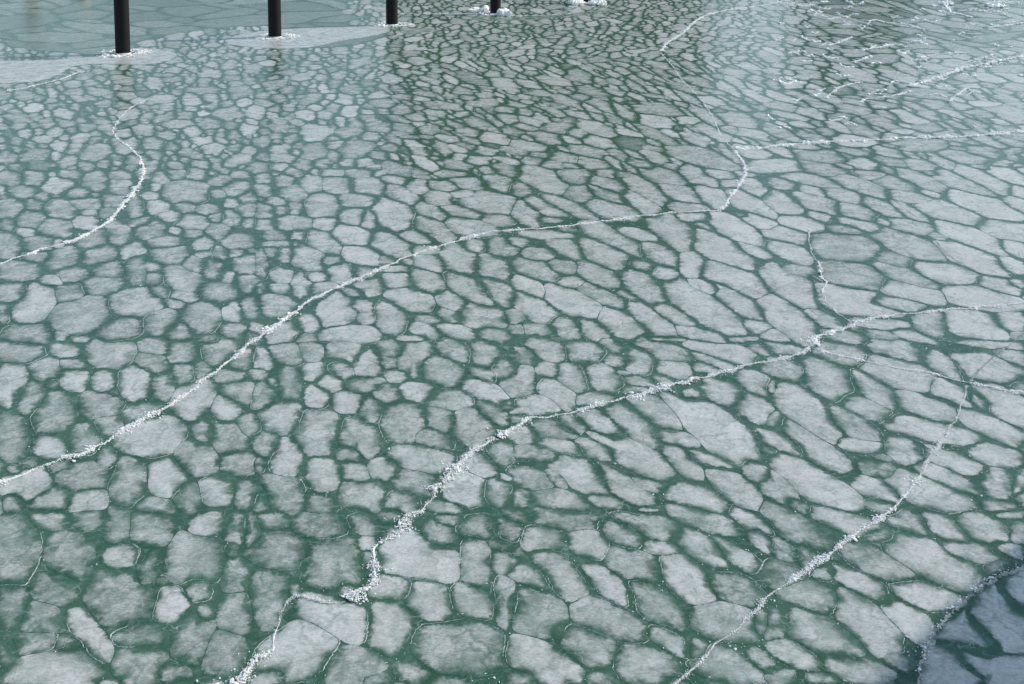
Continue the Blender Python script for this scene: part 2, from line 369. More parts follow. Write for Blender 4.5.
# ------------------------------------------------------------------ floes read off the photograph
# tile origin (x, y) then: centre, radii (quarter pixels), turn (degrees, clockwise), whiteness 0-9
TILES = {
(0, 513): """195 25 75 42 10 6;350 25 70 45 0 4;470 45 55 70 10 4;600 50 85 80 0 3;840 45 85 40 -15 8;945 60 55 65 0 4;1010 75 40 80 0 4
55 150 95 130 0 3;270 190 95 110 10 3;220 290 100 80 0 3;490 185 75 55 -20 7;480 330 130 120 -30 4;580 240 45 70 0 4;775 200 105 110 30 5
790 300 60 50 0 5;685 370 60 78 20 8;365 490 128 50 53 8;45 380 75 85 0 3;150 430 90 80 0 3;130 510 100 50 -10 3;20 560 40 50 0 3
230 650 175 85 0 7;560 500 100 55 0 4;560 610 110 90 0 5;690 640 80 40 0 4;770 510 70 100 20 4;900 570 85 90 10 5;950 270 60 80 0 5
960 380 80 100 20 4;1020 345 35 50 0 7""",
(256, 513): """60 30 75 45 0 5;250 50 105 55 5 4;430 30 80 50 30 4;530 10 70 30 -20 5;90 150 130 80 15 4;300 200 120 100 -10 4;30 340 100 110 0 4
650 175 155 100 10 9;730 90 70 65 45 6;770 30 60 25 0 6;540 300 85 50 0 8;690 345 90 75 30 8;890 55 85 50 5 4;1000 60 60 50 30 5
880 200 60 100 0 6;1000 200 60 45 10 7;870 355 90 60 20 7;1000 360 50 95 0 6;330 420 160 75 20 9;525 460 90 100 20 8;160 560 170 100 -35 9
60 660 80 40 -20 8;400 620 110 80 0 6;470 670 60 40 0 4;810 545 160 105 0 4;630 640 70 50 30 5;760 690 90 40 0 5""",
(512, 513): """10 10 60 35 0 4;200 20 120 50 10 5;120 110 75 60 0 6;310 125 72 62 20 8;445 90 75 55 20 6;480 200 105 65 20 6;545 45 120 60 20 6
595 140 70 32 8 7;760 20 130 50 15 6;750 140 110 55 30 7;900 175 90 40 30 6;960 35 90 45 30 8;1000 110 60 35 40 8;60 245 90 45 25 6
180 235 125 60 50 6;390 285 105 45 42 8;700 260 115 75 40 7;890 305 110 55 20 5;580 380 115 65 40 6;90 400 120 95 20 5;20 160 25 25 0 7
380 430 130 70 20 6;310 540 120 80 20 6;635 510 80 45 35 8;870 440 130 80 10 6;1000 440 50 60 0 6;740 545 50 45 30 6;880 620 150 70 20 6
1000 600 60 40 40 5;520 610 120 85 15 6;130 600 135 85 25 8;360 665 50 35 0 5;40 670 50 40 0 6""",
(768, 513): """100 60 150 60 30 5;60 150 70 40 30 7;160 185 60 50 40 6;330 40 130 45 20 6;440 90 55 30 0 6;560 40 80 45 20 6;705 60 85 45 25 8
850 60 90 55 20 7;980 8 50 20 0 7;1010 80 40 40 0 7;60 250 80 60 0 4;215 240 40 30 10 6;170 330 110 60 20 5;420 205 130 55 22 6
370 280 120 48 28 8;670 195 185 75 27 7;810 160 105 42 8 8;970 150 60 28 10 7;920 220 50 35 -10 6;625 335 125 55 15 9
580 440 130 60 35 8;400 440 150 85 40 7;20 450 60 70 0 6;210 490 140 75 25 6;105 565 105 45 28 8;380 640 150 55 15 7;50 660 80 45 10 5
200 665 70 30 0 7;770 470 130 110 -10 8;950 400 150 120 0 8;1000 290 60 30 0 7;920 610 150 70 0 9;710 600 100 70 10 8""",
(0, 342): """60 40 110 45 0 5;265 35 65 30 5 7;440 45 105 65 10 6;615 20 60 30 0 5;730 45 60 45 0 5;600 85 70 40 10 5;880 25 80 50 -20 5
975 70 60 40 -20 6;40 170 80 85 20 7;115 220 65 65 -20 4;180 110 65 45 -10 6;290 90 55 25 0 6;295 150 55 45 0 8;415 155 50 42 -30 8
540 155 70 75 0 7;650 185 50 55 -20 5;740 130 50 50 0 6;800 120 40 40 -40 5;215 290 85 80 -20 4;410 260 85 55 10 5;440 325 65 42 0 5
560 285 100 38 -12 6;770 220 95 70 -35 7;905 265 55 58 0 7;960 205 80 45 0 6;35 380 75 90 0 4;205 420 65 48 10 8;330 385 60 60 0 5
600 370 130 85 -5 7;810 370 45 45 0 6;920 390 90 70 0 6;1000 340 60 50 0 6;790 460 90 70 0 5;960 480 80 50 0 6;115 490 45 22 -10 6
55 515 35 20 0 6;100 570 110 70 -15 8;50 640 40 40 0 7;330 540 110 55 0 5;430 470 40 40 0 6;235 500 50 20 -15 7;510 560 70 100 0 5
675 550 75 80 -10 8;745 620 60 60 20 5;870 600 75 50 10 6;990 620 60 60 0 5;200 640 80 50 -20 7;350 640 80 50 -15 7;620 660 90 40 0 4""",
(256, 342): """20 70 45 45 20 8;10 130 35 25 0 6;130 45 80 40 10 6;210 40 50 45 20 5;360 40 70 50 20 6;440 90 58 55 10 7;350 110 50 40 30 5
545 30 55 40 0 5;535 80 40 30 20 5;630 70 80 90 20 6;720 110 110 60 15 6;570 135 50 28 0 7;785 35 70 40 25 6;920 50 60 55 10 6
1000 110 60 40 30 6;900 125 50 25 20 7;135 170 42 65 0 5;225 118 45 38 0 8;295 165 50 32 10 8;20 215 50 50 -20 5;240 225 45 48 0 8
365 245 55 45 20 8;440 170 80 30 0 5;520 205 55 35 25 6;655 195 72 42 10 8;920 200 95 38 22 8;770 230 85 42 5 6;1010 255 30 25 0 6
455 280 45 50 20 4;90 310 100 60 -15 6;30 400 60 60 0 5;590 330 85 80 20 6;700 390 80 35 15 5;740 310 60 45 30 5;870 350 90 75 35 6
960 290 70 35 35 6;250 360 100 90 20 6;400 390 95 85 30 6;375 445 65 40 0 6;120 460 58 70 10 9;655 465 110 55 10 7;630 560 80 50 10 5
505 508 60 42 10 8;395 520 60 40 20 7;270 530 65 65 10 8;890 490 60 50 20 7;970 440 55 50 0 7;840 590 85 75 30 8;980 610 75 50 20 6
100 620 100 75 10 5;20 640 50 60 0 5;250 655 55 35 0 6;430 630 90 75 10 6;570 650 70 50 0 6;760 665 75 25 10 7;10 490 25 30 0 5""",
(512, 342): """40 55 45 35 10 4;150 35 75 40 20 6;290 40 75 45 -5 6;390 15 50 25 30 6;585 30 110 50 25 6;515 75 62 62 30 6;850 40 130 38 15 8
640 105 62 48 10 7;415 72 45 25 10 7;25 160 60 70 10 6;145 112 42 30 10 8;240 140 65 50 40 6;365 150 65 55 30 6;190 210 75 45 30 7
80 255 95 40 -5 8;325 230 75 32 -5 7;520 160 60 25 10 7;600 155 45 25 10 7;500 195 60 20 0 6;810 80 75 22 22 8;775 105 50 20 10 6
575 275 110 50 35 7;720 210 50 28 0 7;830 200 80 50 10 7;975 165 65 45 20 7;980 270 75 50 35 7;490 335 100 50 40 6;355 330 90 40 35 7
240 330 45 30 20 6;160 350 80 40 10 5;30 370 60 35 0 7;660 385 80 32 10 9;810 350 190 85 38 8;210 420 75 28 15 8;340 430 75 40 10 7
490 455 160 60 28 7;100 450 75 32 10 6;680 485 80 45 45 7;800 475 75 25 18 8;280 540 130 65 25 7;450 590 130 50 30 7;545 575 55 28 12 7
80 550 80 45 10 5;180 545 50 30 35 6;380 640 75 30 15 8;190 640 100 55 10 6;20 630 50 50 0 5;740 630 115 60 20 8;900 600 110 60 40 7
980 520 60 40 30 7;530 675 60 20 0 7;20 310 40 20 0 7""",
(768, 342): """60 25 70 25 10 6;60 110 90 40 15 6;290 50 90 38 10 6;510 30 100 45 15 6;235 150 95 70 30 6;10 180 20 30 0 6;520 120 120 60 15 7
700 90 80 40 25 7;860 100 120 55 10 7;980 60 60 30 20 7;900 10 100 20 5 7;420 190 85 40 35 7;390 265 85 38 22 6;160 285 130 70 38 7
20 310 40 35 20 7;630 260 105 42 20 7;740 205 80 40 25 7;840 235 50 25 30 7;950 250 110 60 25 8;330 330 100 45 30 6;650 355 150 40 12 8
900 345 120 40 25 8;370 415 70 28 5 8;180 430 150 60 38 7;550 440 70 50 25 7;720 470 110 35 20 8;930 460 100 40 15 8;70 410 90 40 25 7
190 560 170 80 30 8;40 580 70 60 40 7;440 510 60 35 10 4;415 585 85 40 20 8;700 540 120 35 25 7;640 600 150 60 20 7;920 570 60 55 30 7
1010 570 30 40 40 7;930 660 60 25 10 6;450 660 60 25 15 6""",
(0, 171): """35 30 50 30 0 4;140 30 50 28 0 4;230 55 62 30 0 7;280 15 50 18 0 5;375 40 48 38 0 4;485 15 45 18 0 5;480 50 45 16 0 6;480 80 38 16 0 6
645 28 40 24 0 5;700 15 40 20 0 5;790 15 40 22 0 5;740 85 90 45 0 5;625 65 24 15 0 7;95 85 55 25 0 4;165 105 35 18 0 5;310 90 50 22 0 5
40 160 60 45 0 4;135 135 35 28 0 4;110 190 65 35 0 4;245 155 60 36 10 5;345 130 65 22 0 5;360 168 40 12 0 7;345 205 55 28 0 7
225 225 65 35 0 5;95 245 42 18 0 7;30 210 35 30 0 4;460 125 50 30 0 4;430 165 50 20 -20 4;540 145 35 45 -30 4;600 100 38 14 0 7
630 145 50 25 0 7;450 215 35 16 0 6;370 275 60 35 -10 4;480 260 50 38 -10 4;560 205 45 18 -10 5;600 240 65 38 -10 4;680 182 48 22 0 7
770 205 65 32 0 6;700 238 32 15 0 7;770 250 40 18 0 5;740 145 40 22 0 4;830 155 45 22 0 4;880 38 45 20 0 5;870 92 35 16 0 6
960 15 40 15 0 6;930 130 32 18 0 7;950 75 55 28 0 5;990 105 45 22 -20 5;990 155 45 25 0 5;870 185 40 20 0 6;920 190 42 28 0 6
870 240 45 32 -10 5;1000 210 30 18 0 6;815 292 42 28 -15 7;815 335 35 16 0 6;875 330 30 30 0 5;950 285 65 30 0 5;950 330 35 18 0 6
985 370 50 40 0 5;30 295 55 50 0 4;150 290 60 28 0 4;150 345 60 20 0 5;250 350 75 38 -15 4;70 400 85 40 0 5;400 340 75 38 -15 4
530 315 55 30 -20 7;650 285 70 25 0 5;680 335 75 38 0 5;430 395 60 35 0 4;545 400 40 55 0 3;610 385 35 20 0 4;290 415 65 30 -10 5
205 440 48 22 0 7;410 460 80 35 -5 4;620 430 35 25 0 5;730 430 80 48 15 6;640 485 40 25 0 5;775 375 45 35 0 4;850 390 42 40 0 4
910 425 28 22 0 7;870 485 75 35 0 5;1000 450 50 35 0 5;740 505 58 22 5 7;40 490 65 40 0 4;275 490 65 38 -10 4;140 535 105 65 -35 7
700 530 45 18 5 8;545 530 115 55 0 6;320 575 125 75 -10 5;10 570 30 45 0 4;640 600 65 50 0 4;805 585 70 60 10 5;935 565 42 38 20 8
1000 550 45 40 0 5;715 645 50 35 0 5;470 640 95 45 -20 5;110 655 95 45 0 4;245 660 35 22 10 6;320 675 50 15 0 7;930 645 50 35 0 5;840 675 50 18 0 5""",
(256, 171): """30 30 35 20 0 5;220 50 42 35 0 6;325 55 58 35 10 6;20 80 40 25 0 5;110 40 40 20 0 5;75 122 42 16 0 6;150 90 50 30 0 5;410 10 60 16 0 5
450 65 65 38 0 6;310 10 50 15 0 6;545 35 45 16 5 6;580 95 65 30 20 6;655 62 42 28 0 7;740 60 70 20 5 6;850 50 60 25 5 6;830 92 45 16 0 7
265 140 62 45 0 6;410 115 70 28 0 6;100 158 30 18 0 6;155 150 30 22 0 5;30 160 40 30 0 4;30 215 42 22 0 5;150 210 68 30 0 6;275 212 45 26 0 7
395 185 55 32 0 6;545 175 80 60 15 7;450 195 40 35 0 6;700 165 65 28 20 6;820 165 75 22 12 6;730 108 50 30 10 6;950 130 115 45 8 6
975 50 60 35 20 5;780 12 60 15 0 5;165 258 30 20 0 7;75 258 45 20 0 5;270 285 65 38 25 6;380 258 75 38 10 8;90 292 55 14 0 6;115 335 30 32 0 6
205 350 65 45 10 6;65 325 30 20 0 5;20 375 30 50 0 5;425 340 70 38 10 8;540 300 75 40 15 6;640 265 60 26 10 7;710 230 75 40 25 6
850 225 95 36 8 6;970 195 60 25 5 6;680 315 50 18 0 6;300 360 40 18 0 6;100 420 45 28 0 7;180 455 40 45 20 7;100 470 45 18 0 6;240 425 50 18 0 7
345 410 55 38 0 7;430 405 45 25 0 6;270 465 55 20 -10 6;10 465 25 25 0 5;75 540 75 40 0 6;560 435 50 35 0 8;440 470 65 35 -10 7;400 485 50 22 0 7
690 370 60 30 10 7;560 395 50 14 0 7;820 360 75 55 25 6;880 300 40 25 0 7;945 385 70 52 15 6;985 310 60 40 10 5;690 440 70 40 25 6
860 475 100 50 28 6;960 480 75 45 30 6;620 520 90 48 12 7;780 520 60 38 25 7;420 540 45 25 10 7;445 588 38 24 0 7;540 585 65 60 25 7
320 560 85 60 -20 7;210 610 50 35 0 7;690 592 60 18 8 7;900 590 90 60 20 6;770 580 50 30 20 5;370 655 110 35 0 7;110 650 70 40 -20 7
680 640 65 28 20 7;800 640 80 30 12 7;200 670 40 20 0 6;620 672 60 15 0 7;940 650 60 40 20 6""",
(512, 171): """130 35 100 45 18 6;240 25 65 32 0 5;30 75 40 30 10 5;265 90 50 35 5 5;380 55 70 25 15 5;380 95 70 25 25 5;540 75 80 45 30 6
600 25 80 35 10 5;660 85 85 35 18 6;750 25 75 35 22 6;400 155 90 35 12 6;520 130 75 35 32 7;700 145 70 22 5 6;820 15 60 20 5 7;880 50 50 18 5 7
800 100 65 40 30 7;960 130 90 40 22 7;970 70 60 35 30 7;50 165 70 45 25 6;140 155 90 30 22 6;230 145 90 28 22 6;160 195 60 14 0 6
140 255 90 18 3 7;20 285 40 20 0 6;730 185 55 20 0 7;500 255 68 24 10 7;395 265 110 38 25 6;650 245 95 55 32 6;890 230 105 45 22 8
1000 210 70 30 22 8;100 335 60 28 0 6;215 305 65 35 25 6;370 335 95 48 22 6;585 330 65 35 25 6;720 370 48 52 0 8;840 320 140 55 22 7
970 325 70 25 22 8;195 385 55 30 5 6;90 390 100 40 15 6;510 380 45 24 10 5;610 415 45 28 10 8;350 425 80 45 25 6;520 460 85 55 40 6
240 445 50 25 0 7;70 465 70 35 28 8;350 495 90 35 25 6;240 525 115 55 18 7;90 545 85 50 25 7;760 540 160 60 33 7;770 465 60 25 15 8
900 525 115 42 35 7;890 430 120 55 20 7;10 580 35 30 0 6;110 635 65 22 5 6;220 630 60 40 15 7;320 640 60 40 30 7;440 615 95 50 30 7
560 600 100 45 40 7;640 575 75 28 25 7;760 660 85 30 15 7;990 625 60 30 20 7;20 635 30 20 0 6;600 675 80 12 0 7;920 675 50 14 0 7""",
(768, 171): """60 55 48 22 8 6;180 40 100 25 12 6;180 78 52 20 15 7;360 55 100 30 18 6;290 95 70 28 15 6;500 45 85 28 15 5;420 20 60 20 5 6
600 35 90 28 18 6;780 50 110 32 18 6;870 40 110 35 22 7;960 20 80 28 18 8;1005 85 40 28 15 8;50 130 80 45 15 7;200 130 100 35 15 6
340 160 80 30 12 6;470 150 80 28 20 6;570 105 75 22 10 6;560 165 70 25 25 7;720 165 110 38 15 7;870 140 120 42 18 8;1000 130 50 30 20 8
130 210 70 32 10 8;215 185 50 20 15 7;60 255 90 38 15 7;310 230 60 25 5 5;350 215 90 22 12 7;570 220 80 30 10 6;820 270 130 42 20 8
960 240 90 40 10 7;990 310 60 30 15 8;290 305 110 55 5 5;570 300 130 45 20 6;820 350 130 50 22 8;90 320 80 40 20 7;510 360 60 30 15 4
330 420 110 55 10 4;560 420 110 38 20 6;700 410 120 48 8 7;110 400 70 25 5 6;90 460 130 70 35 7;590 490 110 42 12 7;330 520 160 60 12 8
500 530 120 30 5 7;940 465 85 38 15 7;870 510 150 55 8 8;980 380 60 30 20 8;1000 455 40 20 10 7;80 590 110 70 35 7;220 595 80 30 30 6
460 610 100 25 5 7;640 610 60 60 60 6;840 620 110 65 20 8;970 600 60 45 0 7;450 660 60 22 10 6;580 660 70 25 15 6;20 655 60 30 25 7;300 660 90 25 10 6""",
}
seeds = []                                    # u, v, rx, ry, angle, tone
for (ox, oy), txt in TILES.items():
    for item in txt.replace("\n", ";").split(";"):
        a = [float(q) for q in item.split()]
        seeds.append((ox + a[0] / 4, oy + a[1] / 4, a[2] / 4, a[3] / 4, R(a[4]), a[5] / 9))


def eld(s, u, v, p=2.6):
    c, k = math.cos(s[4]), math.sin(s[4])
    du, dv = u - s[0], v - s[1]
    return ((abs(du * c + dv * k) / s[2]) ** p + (abs(-du * k + dv * c) / s[3]) ** p) ** (1 / p)


# two readings of one floe across a tile border: keep the larger
seeds.sort(key=lambda s: -s[2] * s[3])
keep = []
for s in seeds:
    if all(abs(s[0] - q[0]) > 60 or abs(s[1] - q[1]) > 40 or eld(q, s[0], s[1]) > 0.5 for q in keep):
        keep.append(s)
seeds = keep


# the finer floes towards the posts and those beyond the picture's edge, grown at random
def typical(u, v):
    d = v + 100.0
    if v < 40 + 14 * math.sin(u * .02) and u < 350:
        return 34, 4.2, 0.0, .12
    if v < 52 and u > 820:
        return 15, 2.4, R(6), .3
    if v < 171 and u > 760:
        return 12.5 * d / 200, 3.8 * d / 200, R(11), .55
    if u < 380 or v < 60:
        rx = .040 * d; ry = rx * (.39 + .45 * min(1, max(0, (v - 60) / 500))); a = 0.0
    else:
        k = min(1, (u - 380) / 300)
        rx = .041 * d * (1 + .45 * k); ry = rx * (.32 + .28 * min(1, max(0, v / 600))) * (1 - .12 * k); a = R(8 + 10 * k)
    return rx, ry, a, (.52 if u < 400 else .6)


cellsz = 40.0
grid = {}


def put(s):
    for gi in range(int((s[0] - s[2] * 1.3) // cellsz), int((s[0] + s[2] * 1.3) // cellsz) + 1):
        for gj in range(int((s[1] - s[2] * 1.3) // cellsz), int((s[1] + s[2] * 1.3) // cellsz) + 1):
            grid.setdefault((gi, gj), []).append(s)


for s in seeds:
    put(s)


def try_seed(u, v, k0, k1):
    rx, ry, a, tn = typical(u, v)
    q = min(1.45, math.exp(RND.gauss(0, .28)))
    best = k0
    near = grid.get((int(u // cellsz), int(v // cellsz)), [])
    a += RND.gauss(0, .13)
    fx, fy = math.exp(RND.gauss(0, .18)), math.exp(RND.gauss(0, .12))
    while best > k1:
        s = (u, v, rx * q * best * fx, ry * q * best * fy, a, min(1, max(.15, tn + RND.gauss(0, .17))) if tn > .2 else tn + RND.uniform(-.05, .09))
        c, k = math.cos(a), math.sin(a)
        bad = any(eld(o, u, v) < 1.22 for o in near)
        if bad:
            return False
        for t in range(10):
            th = t * .6283
            x, y = s[2] * math.cos(th), s[3] * math.sin(th)
            pu, pv = u + x * c - y * k, v + x * k + y * c
            if any(eld(o, pu, pv) < .93 for o in grid.get((int(pu // cellsz), int(pv // cellsz)), [])):
                break
        else:
            seeds.append(s); put(s)
            return True
        best *= .80
    return False


def region(u0, u1, v0, v1, k0, k1, fails):
    n = 0
    while n < fails:
        # rows near the horizon are denser, so draw v on a curve
        v = v0 + (v1 - v0) * RND.random() ** 1.6 if v0 < 0 else RND.uniform(v0, v1)
        n = 0 if try_seed(RND.uniform(u0, u1), v, k0, k1) else n + 1


region(-20, 1044, -14, 175, 1.1, .8, 260)
region(-20, 1044, -14, 175, .9, .52, 700)
region(-20, 1044, 160, 700, .7, .30, 420)
region(-300, -10, -20, 800, 1.1, .4, 420)
region(1034, 1330, -20, 800, 1.1, .4, 420)
region(-40, 1070, 690, 860, 1.1, .4, 120)
region(-300, 1330, -44, -14, 1.4, .8, 120)

LIP = np.array([(1060, 556), (1024, 567), (1000, 576), (980, 588), (962, 602), (946, 618), (932, 635), (924, 650), (920, 668), (914, 700)], float)
seeds = [s for s in seeds if not (540 < s[1] < 692 and s[0] < 1086 and s[0] > np.interp(s[1], LIP[:, 1], LIP[:, 0]) - 4)]
PLATES = ["655,500 700,445 790,380 800,430 850,490 885,545 780,522 690,512", "632,530 680,532 745,560 785,622 850,665 830,720 590,720 608,600",
          "808,395 830,335 905,280 925,320 985,395 1090,450 1090,566 945,558 895,490 845,440", "772,552 880,588 940,570 1090,572 1090,730 872,730 868,655 795,600",
          "950,268 1020,218 1090,190 1090,410 1000,358 948,310"]
plate_poly = {}
for q, pts in enumerate(PLATES):
    P = np.array([[768 + float(a.split(",")[0]) / 4, 513 + float(a.split(",")[1]) / 4] for a in pts.split()])
    cu, cv_ = P.mean(0); P = (P - (cu, cv_)) * 1.05 + (cu, cv_)
    if q == 2: cu, cv_ = 768 + 940 / 4, 513 + 480 / 4
    plate_poly[len(seeds)] = P - (cu, cv_)
    seeds.append((cu, cv_, 28, 24, 0, 1.0))
S = np.array(seeds)
k_ = np.clip((S[:, 0] - 330) / 300, 0, 1) * (S[:, 2] > S[:, 3] * 1.15)
S[:, 2] *= 1 + .20 * k_; S[:, 3] *= 1 - .08 * k_
NS = len(S)
SHRINK = 1.28
N_TRACED = len(keep)


def eld_np(s, u, v, p=2.6):
    c, k = np.cos(s[..., 4]), np.sin(s[..., 4])
    du, dv = u - s[..., 0], v - s[..., 1]
    return ((np.abs(du * c + dv * k) / s[..., 2]) ** p + (np.abs(-du * k + dv * c) / s[..., 3]) ** p) ** (1 / p)


def wob(u, v, f, ph):
    return np.sin(u * f + ph) * np.sin(v * f * 1.7 + ph * 2.1) + .5 * np.sin(u * f * 2.3 - v * f * 2.9 + ph)


floes = []; joints = []
for i in range(NS):
    s = S[i]
    if i in plate_poly:
        P = plate_poly[i]; t = np.linspace(0, len(P), len(P) * 6, endpoint=False)
        U = np.interp(t, range(len(P) + 1), np.append(P[:, 0], P[0, 0])); V = np.interp(t, range(len(P) + 1), np.append(P[:, 1], P[0, 1]))
        U = .5 * U + .25 * (np.roll(U, 1) + np.roll(U, -1)); V = .5 * V + .25 * (np.roll(V, 1) + np.roll(V, -1))
        floes.append((U, V)); joints.append(np.zeros(len(U))); continue
    rmax = max(s[2], s[3])
    n = 40 if rmax > 9 else (26 if rmax > 5 else 16)
    d2 = (np.abs(S[:, 0] - s[0]) < (s[2] + S[:, 2]) * 1.25) & (np.abs(S[:, 1] - s[1]) < (rmax + np.maximum(S[:, 2], S[:, 3])) * 1.25)
    d2[i] = False
    nb = S[d2]; nbi = np.where(d2)[0]
    lo_, hi_ = np.minimum(nbi, i), np.maximum(nbi, i)
    joined = ((lo_ * 7919 + hi_ * 104729) % 1000) < 190
    th = np.linspace(0, 2 * np.pi, n, endpoint=False) + RND.random() * .1
    ux, uy = s[2] * np.cos(th), s[3] * np.sin(th)
    norm = ((np.abs(ux) / s[2]) ** 2.6 + (np.abs(uy) / s[3]) ** 2.6) ** (1 / 2.6)
    ux, uy = ux / norm, uy / norm
    c, k = math.cos(s[4]), math.sin(s[4])
    dx, dy = ux * c - uy * k, ux * k + uy * c
    amp = np.zeros(n)
    for h in range(2, 9):
        amp += RND.gauss(0, .095 / h ** .7) * np.cos(h * th + RND.random() * 6.28)
    amp += np.array([RND.gauss(0, .022) for _ in range(n)])
    SHRINK = 1.21 if s[1] > 172 else 1.21 + .22 * min(1, (172 - s[1]) / 25)
    ts = np.linspace(.22, 1.75, 60)
    U = s[0] + dx[:, None] * ts; V = s[1] + dy[:, None] * ts
    di = np.broadcast_to(ts, U.shape)
    ok = di <= SHRINK * (1 + amp)[:, None]
    if len(nb):
        dj = eld_np(nb[None, None], U[..., None], V[..., None])
        sc_ = np.sqrt(nb[:, 2] * nb[:, 3])[None, None] * .4 + .6 * np.hypot(dx, dy)[:, None, None] ** -1 * s[2] * s[3]
        gap =   .0021 * (V + 100) * (1.0 + 1.7 * wob(U, V, .045, 1.3))
        need = np.where(joined[None, None], np.minimum(.0007 * (V + 100), .45)[..., None], np.maximum(gap, .35)[..., None])
        okn = ((dj - di[..., None]) * sc_) > need
        ok &= okn.all(-1)
    first = np.argmin(ok, axis=1)
    jt = np.zeros(n)
    if len(nb):
        bad = ~okn[np.arange(n), first]                      # which neighbour stops this ray
        jt = ((bad & joined[None]).any(1) & ~(bad & ~joined[None]).any(1) & ~ok.all(1)).astype(float)
        jt = .5 * jt + .25 * (np.roll(jt, 1) + np.roll(jt, -1))
    joints.append(jt)
    r = np.where(ok.all(1), ts[-1], ts[np.maximum(first - 1, 0)])
    r = np.minimum(r, SHRINK * (1 + amp))
    r = .5 * r + .25 * (np.roll(r, 1) + np.roll(r, -1))
    floes.append((dx * r, dy * r))


def floe_mesh(i):
    """rings of one floe: a low dome, thin at the rim; returns verts, faces, edge distance, tone"""
    s = S[i]; ox, oy = floes[i]
    n = len(ox)
    gxo, gyo = ground(s[0] + ox, s[1] + oy)
    gxc, gyc = ground(s[0], s[1])
    gxc, gyc = float(gxc), float(gyc)
    fr = (1.0, .93, .84, .70, .45)
    hz = (.0012, .002, .0026, .003, .0034)
    rad = np.hypot(gxo - gxc, gyo - gyc)
    # mean width across, so the soft rim is as wide along the floe as across it
    v = []; e = []
    px, py = np.roll(gxo, 1) - np.roll(gxo, -1), np.roll(gyo, 1) - np.roll(gyo, -1)
    pl = np.hypot(px, py) + 1e-9
    perp = np.abs((gxo - gxc) * py / pl - (gyo - gyc) * px / pl)
    perp = np.maximum(perp, .25 * rad)
    for f, h in zip(fr, hz):
        v.append(np.stack([gxc + (gxo - gxc) * f, gyc + (gyo - gyc) * f, np.full(n, h)], -1))
        e.append((1 - f) * perp + joints[i] * .055 * min(1.0, float(perp.mean()) / .18))
    tone = min(1.0, max(.12, .56 + (s[5] - .56) * (1.45 if s[5] > .56 else .9))) if s[5] > .22 else s[5]
    v = np.concatenate(v + [np.array([[gxc, gyc, .0036]])]); e = np.concatenate(e + [np.array([perp.min()])])
    q = np.arange(n); q1 = (q + 1) % n
    sign = ((gxo * np.roll(gyo, -1) - gyo * np.roll(gxo, -1)).sum()) > 0
    fc = []
    for k in range(len(fr) - 1):
        quad = np.stack([q + k * n, q1 + k * n, q1 + (k + 1) * n, q + (k + 1) * n], -1)
        fc += (quad if sign else quad[:, ::-1]).tolist()
    k = (len(fr) - 1) * n
    tri = np.stack([q + k, q1 + k, np.full(n, len(fr) * n)], -1)
    fc += (tri if sign else tri[:, ::-1]).tolist()
    return v, fc, e, np.full(len(v), tone)


def poly_px_area(i):
    s = S[i]; u, v = s[0] + floes[i][0], s[1] + floes[i][1]
    a = abs((u * np.roll(v, -1) - v * np.roll(u, -1)).sum()) / 2
    inside = ((u > 0) & (u < 1024) & (v > 0) & (v < 684)).mean()
    return a * inside


def rim_line(i, rr):
    """a thin upturned lip along part of a floe's border"""
    s = S[i]; ox, oy = floes[i]; n = len(ox)
    length = max(3, int(n * rr.uniform(.16, .42)))
    st = rr.randrange(n)
    idx = [(st + k) % n for k in range(length)]
    off = rr.uniform(.97, 1.05)
    gxo, gyo = ground(s[0] + ox[idx] * off, s[1] + oy[idx] * off)
    wd = rr.uniform(.0018, .0042)
    return ribbon(gxo, gyo, wd, .004, rr)


def ribbon(x, y, wd, h, rr, taper=True):
    n = len(x)
    # resample and roughen
    t = np.linspace(0, n - 1, max(n * 3, 6))
    x = np.interp(t, np.arange(n), x); y = np.interp(t, np.arange(n), y)
    m = len(x)
    x = x + np.array([rr.gauss(0, wd * .8) for _ in range(m)]); y = y + np.array([rr.gauss(0, wd * .8) for _ in range(m)])
    tx, ty = np.gradient(x), np.gradient(y)
    l = np.hypot(tx, ty) + 1e-9
    nx, ny = -ty / l, tx / l
    wv = wd * np.array([rr.uniform(.35, 1.3) for _ in range(m)])
    if taper:
        wv *= np.clip(np.minimum(np.arange(m), np.arange(m)[::-1]) / 3.0, .12, 1)
    hv = h * np.array([rr.uniform(.6, 1.2) for _ in range(m)])
    v = np.concatenate([np.stack([x + nx * wv, y + ny * wv, np.full(m, .001)], -1),
                        np.stack([x, y, hv], -1),
                        np.stack([x - nx * wv, y - ny * wv, np.full(m, .001)], -1)])
    f = []
    for k in range(m - 1):
        f += [(k, m + k, m + k + 1, k + 1), (m + k, 2 * m + k, 2 * m + k + 1, m + k + 1)]
    f = [q[::-1] for q in f]
    return v, f


